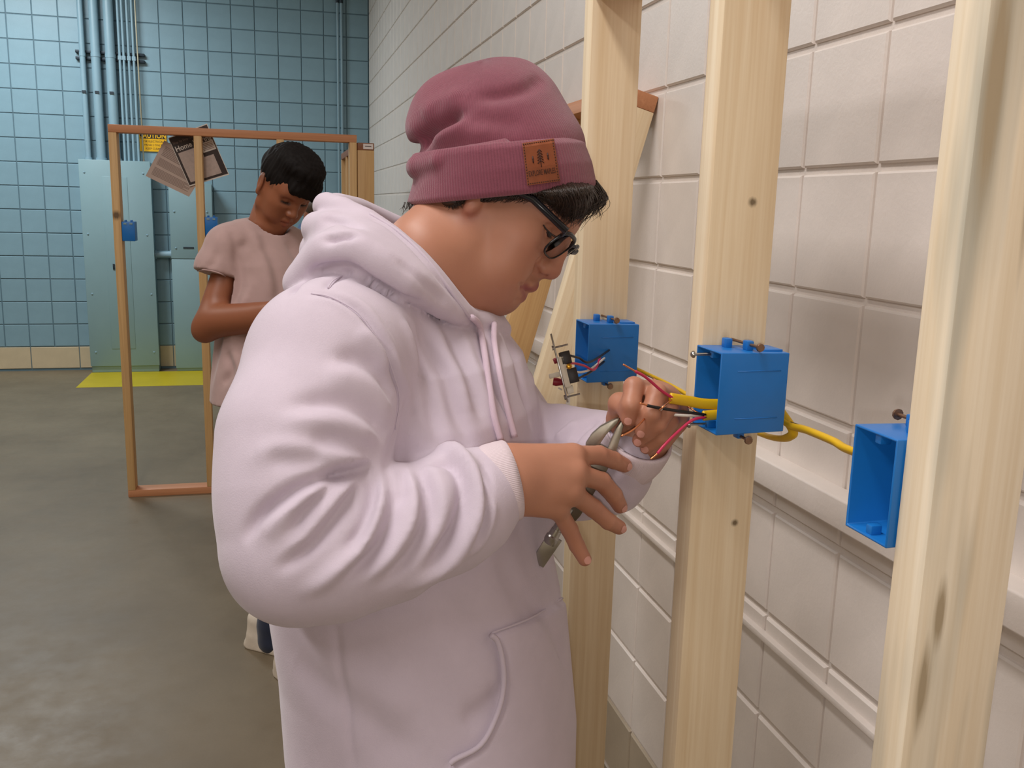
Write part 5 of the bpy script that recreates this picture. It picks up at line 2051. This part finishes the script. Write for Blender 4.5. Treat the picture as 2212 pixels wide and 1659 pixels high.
MB().tube([q0, P(1201, 779, 1.365), P(1206, 776, 1.365)], [0.0040, 0.0046, 0.0034], 10).build('wire_nut', M_NUT, sw, True, 50)
bi = np.array([0.52, 1.415, 1.335])
wire('black_wire', [P(1231, 768, 1.355), P(1250, 773, 1.38), P(1275, 782, 1.41), bi + np.array([0.02, 0, 0.01])], 0.0018, M_BLK, sw)
wire('red_wire', [P(1226, 786, 1.342), P(1240, 785, 1.355), P(1262, 790, 1.38), P(1285, 798, 1.41), bi], 0.0018, M_RED, sw)
wire('white_wire', [P(1238, 802, 1.355), P(1255, 804, 1.375), P(1278, 796, 1.41), bi + np.array([0.01, 0, -0.004])], 0.0018, M_WHT, sw)
wire('black_wire', [P(1241, 822, 1.352), P(1252, 816, 1.37), P(1275, 804, 1.41), bi + np.array([0.01, 0, -0.01])], 0.0018, M_BLK, sw)
wire('white_wire', [P(1206, 838, 1.352), P(1214, 842, 1.352)], 0.0012, M_WHT, sw, 6)

# locking pliers in the right hand
pl = thing('locking_pliers', P(1250, 1050, 1.085), 'steel locking pliers gripped in the right hand, nipping a wire', 'pliers')
TIP, TAIL = P(1338, 902, 1.088), P(1151, 1221, 1.125)
PU = (TIP - TAIL) / np.linalg.norm(TIP - TAIL)
PN = -CF - PU * (-CF @ PU)
PN /= np.linalg.norm(PN)                       # flat side faces the camera
PS = np.cross(PU, PN)                          # to one side
if PS @ CR < 0:
    PS = -PS


def plate(name, pix, th, mat, parent, off=0.0, bev=0.0011):
    """outline seen in the photograph, laid on the flat plane of the pliers and given thickness"""
    base = []
    for x, y in pix:
        r_ = ray(x, y)
        base.append(CAM + r_ * (((TIP - CAM) @ PN) / (r_ @ PN)))
    n = len(base)
    vs = [q_ + PN * (off + th / 2) for q_ in base] + [q_ + PN * (off - th / 2) for q_ in base]
    fs = [tuple(range(n)), tuple(range(2 * n - 1, n - 1, -1))] + [(i, i + n, (i + 1) % n + n, (i + 1) % n) for i in range(n)]
    return MB().add(vs, fs).build(name, mat, parent, bevel=bev)


M_JAW = simple('forged_jaw_steel', srgb(168, 162, 148), 0.40, 0.85, var=0.10, vscale=90)
plate('upper_jaw', [(1338, 901), (1322, 907), (1296, 921), (1278, 937), (1265, 957), (1266, 977), (1282, 986), (1292, 973), (1297, 956), (1309, 938), (1334, 912)], 0.010, M_JAW, pl)
plate('lower_jaw', [(1342, 908), (1347, 918), (1339, 946), (1331, 972), (1322, 994), (1300, 998), (1286, 988), (1298, 978), (1312, 968), (1320, 948), (1331, 924)], 0.010, M_JAW, pl, 0.001)
plate('pivot_web', [(1280, 985), (1297, 958), (1313, 967), (1302, 992)], 0.007, M_JAW, pl)
plate('fixed_handle', [(1266, 975), (1322, 995), (1290, 1052), (1254, 1112), (1234, 1134), (1206, 1118), (1222, 1086), (1246, 1030)], 0.011, M_STEEL_D, pl)
rv0 = P(1297, 975, 1.09)
rv0 = CAM + ray(1297, 975) * (((TIP - CAM) @ PN) / (ray(1297, 975) @ PN))
MB().tube([rv0 - PN * 0.006, rv0 + PN * 0.0062, rv0 + PN * 0.0072], [0.0050, 0.0050, 0.0036], 14).build('rivet', M_STEEL, pl, True, 40)
plate('release_lever', [(1184, 1152), (1214, 1168), (1174, 1226), (1146, 1212)], 0.0035, M_STEEL, pl, 0.0, 0.0008)
kn0 = CAM + ray(1186, 1172) * (((TIP - CAM) @ PN) / (ray(1186, 1172) @ PN)) + PN * 0.003
MB().tube([kn0, kn0 + PU * 0.004, kn0 + PU * 0.010, kn0 + PU * 0.012, kn0 + PU * 0.020], [0.0070, 0.0088, 0.0088, 0.0072, 0.0068], 14).build('adjusting_knob', M_STEEL, pl, True, 30)
MB().tube([kn0 + PU * 0.018, kn0 + PU * 0.052], 0.0060, 10).build('screw_shaft', M_STEEL, pl, True, 40)
wire('copper_tip', [TIP - PU * 0.004, TIP + PU * 0.004, P(1345, 897, 1.085)], 0.0011, M_COP, pl, 8)
# ------------------------------------------------------------------ the man in the t-shirt
A2 = frame(math.radians(-60), math.radians(38), -0.15)
O2 = P(609, 406, 2.95)


def h2(x, y, z):
    return O2 + np.array([x, y, z]) @ A2


def h2i(V):
    return (V - O2) @ A2.T


L2 = dict(nasion=(0.098, 0.016), bridge=(0.109, 0.0), tip=(0.121, -0.024), sub=(0.102, -0.040), ulip=(0.106, -0.053), sto=(0.100, -0.064), llip=(0.101, -0.073), chin=(0.090, -0.096), ment=(0.08, -0.112))
HEAD2 = head_shape(L2)
for s in (-1, 1):
    ear_shape(HEAD2, s, (-0.006, 0.0800, 0.004), 1.05)
TY2 = math.radians(-50)
TF2 = np.array([math.cos(TY2), math.sin(TY2), 0.0])
TL2 = np.array([-math.sin(TY2), math.cos(TY2), 0.0])
N2 = P(574, 488, 2.99)
SH_R, EL_R, WR_R = P(492, 540, 2.88), P(452, 700, 2.86), P(640, 664, 2.72)
C2 = P(580, 560, 3.02)
SH_L = C2 + TL2 * 0.175 + np.array([0, 0, -0.01])
EL_L = P(700, 730, 3.02)
WR_L = P(700, 660, 2.80)


def add_hand(b, wrist, fwd, nrm, size=1.0, curl=0.5):
    """palm, four bent fingers of unequal length and a thumb from the side of the palm"""
    w, f, n_ = (np.asarray(q_, float) for q_ in (wrist, fwd, nrm))
    f = f / np.linalg.norm(f)
    n_ = n_ - f * (n_ @ f)
    n_ /= np.linalg.norm(n_)
    s_ = np.cross(f, n_)
    for i, (off, L) in enumerate(((0.030, 0.072), (0.010, 0.080), (-0.010, 0.074), (-0.029, 0.058))):
        m = w + f * (0.088 - 0.004 * abs(i - 1)) * size + s_ * off * size
        b.cap(w + s_ * off * 0.6 * size, m, 0.014 * size, 0.012 * size, k=0.012)
        pts, a = [m], 0.35
        for seg in (0.45, 0.30, 0.25):
            pts.append(pts[-1] + (f * math.cos(a) + n_ * math.sin(a)) * L * seg * size)
            a += curl
        b.chain(pts, [0.0095 * size, 0.009 * size, 0.0082 * size, 0.007 * size], k=0.006)
    t0 = w + f * 0.025 * size + s_ * 0.026 * size
    b.chain([t0, t0 + (f * 0.7 + s_ * 0.7 + n_ * 0.3) * 0.04 * size, t0 + (f * 0.95 + s_ * 0.45 + n_ * 0.7) * 0.075 * size], [0.014 * size, 0.011 * size, 0.008 * size], k=0.01)


B2 = Blob()
B2.fn(lambda p: HEAD2(h2i(p)), 0)
B2.chain([h2(-0.030, 0, -0.03), N2], [0.054, 0.060], k=0.03)
B2.cap(h2(0.02, 0, -0.065), P(582, 488, 2.985), 0.034, 0.045, k=0.03)
ZUP = np.array([0, 0, 1.0])
hip2 = np.array([0, 0, 0.0])
sh2a, sh2b = PZ(537, 1391, 0.0), PZ(606, 1450, 0.0)
hip2 = np.array([(sh2a[0] + sh2b[0]) / 2 + 0.05, (sh2a[1] + sh2b[1]) / 2 - 0.02, 0.90])
B2.fn(loft([(hip2, 0.14, 0.10), (np.array([C2[0] * 0.5 + hip2[0] * 0.5, C2[1] * 0.5 + hip2[1] * 0.5, 1.15]), 0.14, 0.10), (C2 - ZUP * 0.05, 0.13, 0.08), (C2 + ZUP * 0.06, 0.07, 0.06)], TL2, TF2), 0.03)
B2.chain([SH_R + TL2 * 0.02, EL_R, WR_R], [0.040, 0.044, 0.030], k=0.03)
B2.ell(P(440, 716, 2.87), (0.034, 0.034, 0.034), k=0.03)
B2.cap(P(470, 690, 2.85), P(560, 690, 2.79), 0.046, 0.038, k=0.03)
B2.chain([SH_L, EL_L, WR_L], [0.054, 0.044, 0.030], k=0.03)
add_hand(B2, WR_R + (WR_R - EL_R) / np.linalg.norm(WR_R - EL_R) * 0.01, (WR_R - EL_R), TL2)
add_hand(B2, WR_L + (WR_L - EL_L) / np.linalg.norm(WR_L - EL_L) * 0.01, (WR_L - EL_L), -TL2)
p2 = thing('person', (hip2[0], hip2[1], 0), 'dark-haired man in a pink t-shirt looking down, standing behind the man in the hoodie', 'person')
HB2 = Blob().fn(lambda p: HEAD2(h2i(p)), 0).chain([h2(-0.030, 0, -0.05), N2], [0.042, 0.056], k=0.025).cap(h2(0.02, 0, -0.065), P(582, 488, 2.985), 0.032, 0.045, k=0.03)
B2.ops = [('u', lambda p: d_cap(p, N2, h2(-0.030, 0, -0.03) * 0.4 + N2 * 0.6, 0.058, 0.052), 0.0)] + B2.ops[3:]
v2, f2 = joined([sdf_mesh(HB2, *bounds([h2(0.1, 0.08, 0.12), h2(-0.1, -0.08, 0.1), h2(0.12, 0, -0.1), N2], 0.07), 0.0030, 2),
                 sdf_mesh(B2, *bounds([N2, EL_R, EL_L, WR_R, WR_L, hip2, SH_L], 0.13), 0.0062, 2)])
l2 = h2i(v2)
red = np.zeros(len(v2))
dark = np.zeros(len(v2))
lipd = np.minimum.reduce([d_cap(l2, (a[0] - 0.006, 0, a[1]), (0.085, s * 0.024, -0.064), 0.006, 0.0025) for a in (L2['ulip'], L2['llip']) for s in (-1, 1)])
red = np.clip(1 - lipd / 0.005, 0, 1) * 0.8
for s in (-1, 1):
    bd = d_cap(l2, (0.094, s * 0.012, 0.0345), (0.080, s * 0.048, 0.033), 0.005, 0.0035)
    dark = np.maximum(dark, np.clip(1 - bd / 0.006, 0, 1))
    ed = d_cap(l2, (0.090, s * 0.022, 0.004), (0.083, s * 0.046, 0.005), 0.002, 0.002)
    dark = np.maximum(dark, 0.95 * np.clip(1 - ed / 0.006, 0, 1))
    fade = np.clip(((l2[:, 2] - 0.012) / 0.035), 0, 1) * (np.abs(l2[:, 1]) > 0.04) * (l2[:, 0] < 0.045)
    dark = np.maximum(dark, fade * 0.95)
dark = np.where(np.abs(l2).max(1) > 0.14, 0, dark)
red = np.where(np.abs(l2).max(1) > 0.14, 0, red)
M_HAIR_M = simple('black_matte_hair', srgb(20, 16, 15), 0.75, var=0.3, vscale=120, spec=0.15)
body2 = quad_obj('body', v2, f2, M_SKIN2, p2, {'red': red, 'dark': dark})

for s in (-1, 1):
    br = [(0.1005 - 0.2 * t * t - 0.02 * t, s * (0.012 + 0.040 * t), 0.0365 + 0.004 * math.sin(3 * t)) for t in np.linspace(0, 1, 8)]
    br = [(0.098 - 6.5 * (y_ * y_), y_, z_) for _, y_, z_ in br]
    MB().tube([h2(*q_) for q_ in br], [0.0022, 0.0034, 0.0036, 0.0034, 0.003, 0.0026, 0.0018, 0.0008], 6).build('eyebrow', M_HAIR_M, body2, True)
    ls = []
    for t in np.linspace(-1, 1, 9):
        ls.append(h2(0.0745 + 0.0148 * math.sqrt(max(0, 1 - (t * 0.8) ** 2)), s * (0.0325 + 0.0135 * t), 0.0055))
    MB().tube(ls, [0.0006 + 0.0016 * (1 - abs(t)) for t in np.linspace(-1, 1, 9)], 6).build('lashes', M_IRIS, body2, True)

# short cropped hair, heavier on top
HR = Blob()
HR.ell((-0.004, 0, 0.058), (0.105, 0.083, 0.088), k=0)
HR.ell((0.028, 0, 0.118), (0.088, 0.076, 0.046), k=0.02)
HR.ell((0.088, 0.008, 0.080), (0.030, 0.058, 0.030), k=0.02)
HR.cap((0.100, -0.035, 0.062), (0.110, 0.040, 0.054), 0.014, 0.016, k=0.02)
HR.cut(lambda p: smax(0.030 + 0.35 * np.clip(p[:, 0], 0, 1) - p[:, 2], -(p[:, 0] - 0.150), 0.01), 0.01)
HR.cut_ell((0.100, 0, 0.012), (0.030, 0.060, 0.036), k=0.012)
hv2, hf2 = sdf_mesh(HR, (-0.13, -0.11, -0.06), (0.15, 0.11, 0.18), 0.0045, 1)
hn2 = vnormals(hv2, hf2)
ns = np.sin(hv2[:, 0] * 260 + 3 * np.sin(hv2[:, 1] * 90)) * np.sin(hv2[:, 1] * 240 + 2 * np.sin(hv2[:, 0] * 110)) * 0.0022
hv2 = hv2 + hn2 * ns[:, None]
hair2 = quad_obj('hair', O2 + hv2 @ A2, hf2, M_HAIR_M, p2)
sp = MB()
rg = np.random.default_rng(5)
for i in range(170):
    a = rg.random() * 2 * math.pi
    rr_ = math.sqrt(rg.random())
    b0 = np.array([0.035 + 0.080 * rr_ * math.cos(a), 0.070 * rr_ * math.sin(a), 0.0])
    b0[2] = 0.058 + 0.088 * math.sqrt(max(0.05, 1 - (b0[0] / 0.12) ** 2 - (b0[1] / 0.09) ** 2))
    d_ = np.array([0.5 + 0.4 * rg.normal(), 0.35 * rg.normal(), 0.8])
    d_ /= np.linalg.norm(d_)
    sp.tube([h2(*b0), h2(*(b0 + d_ * 0.010)), h2(*(b0 + d_ * 0.018 + np.array([0.006, 0, -0.002])))], [0.0016, 0.0013, 0.0003], 4)
tag(sp.build('hair_tips', M_HAIR_M, hair2, True), kind='stuff')

# t-shirt
TS = Blob()
mid2 = (C2 + hip2) / 2
hem = P(572, 856, 2.98)
TS.fn(loft([(hem - ZUP * 0.01, 0.178, 0.140, 2.3), (P(574, 800, 2.98), 0.176, 0.138, 2.3), (P(577, 720, 2.99), 0.172, 0.132, 2.3), (P(579, 640, 3.0), 0.178, 0.132, 2.3), (P(580, 570, 3.01), 0.182, 0.122, 2.2),
            (P(578, 525, 3.01), 0.160, 0.100, 2.0), (P(575, 492, 3.0), 0.085, 0.080, 2.0)], TL2, TF2), 0)
TS.chain([P(528, 516, 2.92), P(490, 532, 2.885), P(466, 575, 2.872), P(459, 603, 2.868)], [0.055, 0.064, 0.060, 0.060], k=0.04)
TS.chain([C2 + TL2 * 0.10 + ZUP * 0.05, SH_L, SH_L * 0.6 + EL_L * 0.4], [0.055, 0.064, 0.058], k=0.04)
_sd = (EL_R - SH_R) / np.linalg.norm(EL_R - SH_R)
_sc = P(461, 592, 2.868)
TS.cut(lambda p: np.maximum(-((p - _sc) @ _sd), np.linalg.norm((p - _sc) - ((p - _sc) @ _sd)[:, None] * _sd, axis=1) - 0.078), 0.004)
TS.chain([P(552, 496, 2.99), P(505, 520, 2.92)], [0.045, 0.055], k=0.03)
TS.cut(lambda p: d_cap(p, h2(-0.02, 0, -0.06), P(583, 478, 2.97), 0.052, 0.066), 0.006)
tv2, tf2 = sdf_mesh(TS, *bounds([P(420, 600, 2.87), hem, P(575, 470, 3.0), SH_L, EL_L], 0.20), 0.0065, 1)
tv2 = relax(tv2, tf2, 2, 0.5)
tn2 = vnormals(tv2, tf2)


def C2F(*pix):
    return smooth_path(cast(TS, pix, 2.3, 3.6), 4 * len(pix))


tv2 = wrinkle(tv2, tn2, [
    (C2F((522, 470), (530, 530), (545, 600)), 0.018, -0.012), (C2F((500, 500), (515, 560), (520, 620), (505, 660)), 0.018, -0.014),
    (C2F((545, 500), (570, 560), (585, 640)), 0.02, 0.009), (C2F((560, 510), (600, 600), (605, 660)), 0.02, -0.008),
    (C2F((530, 620), (520, 680), (500, 740)), 0.02, 0.010), (C2F((490, 760), (500, 800), (480, 830)), 0.016, -0.012),
    (C2F((500, 760), (520, 810), (505, 860)), 0.016, 0.010), (C2F((470, 540), (460, 570), (440, 585)), 0.012, -0.006),
    (C2F((620, 520), (650, 570), (665, 600)), 0.02, -0.010)])
tee = quad_obj('t_shirt', tv2, tf2, M_TEE, p2)
MB().tube(smooth_path(cast(TS, [(427, 585), (440, 583), (460, 586), (480, 593), (497, 603)], 2.3, 3.6, 0.001), 24), 0.0022, 6).build('sleeve_hem', M_TEE, tee, True)

# jeans and trainers
J2 = Blob()
J2.ell(hip2 + ZUP * 0.02, (0.115, 0.150, 0.12), np.stack([TF2, TL2, ZUP]), k=0)
fA = np.array([math.cos(math.radians(-35)), math.sin(math.radians(-35)), 0])
fB = np.array([math.cos(math.radians(-62)), math.sin(math.radians(-62)), 0])
for s, ankle in ((1, sh2a + fA * 0.105), (-1, sh2b + fB * 0.10)):
    a0 = hip2 + TL2 * s * 0.08
    an = np.array([ankle[0], ankle[1], 0.10])
    J2.chain([a0, (a0 + an) / 2 + TF2 * 0.03, an, an - ZUP * 0.06], [0.088, 0.062, 0.052, 0.054], k=0.03)
jv, jf = sdf_mesh(J2, *bounds([hip2, sh2a, sh2b, sh2a + fA * 0.1, sh2b + fB * 0.1], 0.18), 0.010, 1)
quad_obj('jeans', jv, jf, M_JEANS, p2)
shoe(p2, sh2a + ZUP * 0.012, fA, M_SHOE)
shoe(p2, sh2b + ZUP * 0.012, fB, M_SHOE)

# ------------------------------------------------------------------ a third person far behind, only the head shows
A3 = frame(math.radians(-20), math.radians(25), 0)
O3 = P(684, 466, 6.4)


def h3(x, y, z):
    return O3 + np.array([x, y, z]) @ A3


HEAD3 = head_shape(L2)
for s in (-1, 1):
    ear_shape(HEAD3, s, (-0.004, 0.0755, 0.004))
B3 = Blob().fn(lambda p: HEAD3((p - O3) @ A3.T), 0)
g3 = np.array([O3[0] - 0.04, O3[1] + 0.01, 0.0])
F3 = np.array([math.cos(math.radians(-20)), math.sin(math.radians(-20)), 0])
S3 = np.array([-F3[1], F3[0], 0])
B3.chain([h3(-0.03, 0, -0.03), g3 + ZUP * 1.38], [0.052, 0.058], k=0.03)
B3.fn(loft([(g3 + ZUP * 0.9, 0.14, 0.09), (g3 + ZUP * 1.30, 0.16, 0.09), (g3 + ZUP * 1.40, 0.06, 0.05)], S3, F3), 0.03)
for s in (-1, 1):
    a, e, w = g3 + S3 * s * 0.18 + ZUP * 1.32, g3 + S3 * s * 0.20 + ZUP * 1.05, g3 + S3 * s * 0.10 + F3 * 0.24 + ZUP * 1.10
    B3.chain([a, e, w], [0.05, 0.042, 0.03], k=0.03)
    add_hand(B3, w, w - e, -S3 * s)
p3 = thing('person', g3, 'brown-haired person far behind, only the head showing beside the hood', 'person')
v3, f3 = sdf_mesh(B3, *bounds([g3 + ZUP * 0.9, h3(0, 0, 0.13), g3 + F3 * 0.35 + ZUP, g3 + S3 * 0.2 + ZUP, g3 - S3 * 0.2 + ZUP], 0.1), 0.009, 1)
quad_obj('body', v3, f3, M_SKIN2, p3, {'red': np.zeros(len(v3)), 'dark': np.zeros(len(v3))})
H3 = Blob()
H3.ell((-0.008, 0, 0.052), (0.104, 0.085, 0.090), k=0)
H3.cut_ell((0.105, 0, -0.01), (0.070, 0.075, 0.070), k=0.015)
H3.cut(lambda p: p[:, 2] - (-0.02), 0.02)
q3v, q3f = sdf_mesh(H3, (-0.13, -0.11, -0.06), (0.14, 0.11, 0.17), 0.008, 1)
quad_obj('hair', O3 + q3v @ A3, q3f, simple('brown_hair', srgb(70, 52, 40), 0.5, var=0.2, vscale=80), p3)
T3 = Blob()
T3.fn(loft([(g3 + ZUP * 0.84, 0.17, 0.125), (g3 + ZUP * 1.15, 0.17, 0.12), (g3 + ZUP * 1.32, 0.17, 0.11), (g3 + ZUP * 1.42, 0.09, 0.08)], S3, F3), 0)
for s in (-1, 1):
    T3.chain([g3 + S3 * s * 0.15 + ZUP * 1.34, g3 + S3 * s * 0.19 + ZUP * 1.14], [0.06, 0.058], k=0.04)
T3.cut(lambda p: d_cap(p, g3 + ZUP * 1.44, g3 + ZUP * 1.6, 0.06, 0.07), 0.005)
q3v, q3f = sdf_mesh(T3, *bounds([g3 + ZUP * 0.84, g3 + ZUP * 1.45, g3 + S3 * 0.2 + ZUP, g3 - S3 * 0.2 + ZUP], 0.14), 0.012, 1)
quad_obj('shirt', q3v, q3f, cloth_mat('blue_shirt', srgb(70, 96, 130)), p3)
J3 = Blob().ell(g3 + ZUP * 0.9, (0.11, 0.145, 0.11), np.stack([F3, S3, ZUP]), k=0)
for s in (-1, 1):
    J3.chain([g3 + S3 * s * 0.08 + ZUP * 0.86, g3 + S3 * s * 0.09 + ZUP * 0.45 + F3 * 0.02, g3 + S3 * s * 0.10 + ZUP * 0.06], [0.085, 0.062, 0.055], k=0.03)
q3v, q3f = sdf_mesh(J3, *bounds([g3, g3 + ZUP * 0.95], 0.22), 0.012, 1)
quad_obj('trousers', q3v, q3f, M_TROUSER, p3)
for s in (-1, 1):
    hl = g3 + S3 * s * 0.10 - F3 * 0.06
    shoe(p3, (hl[0], hl[1], 0.012), F3, M_SHOE_D)
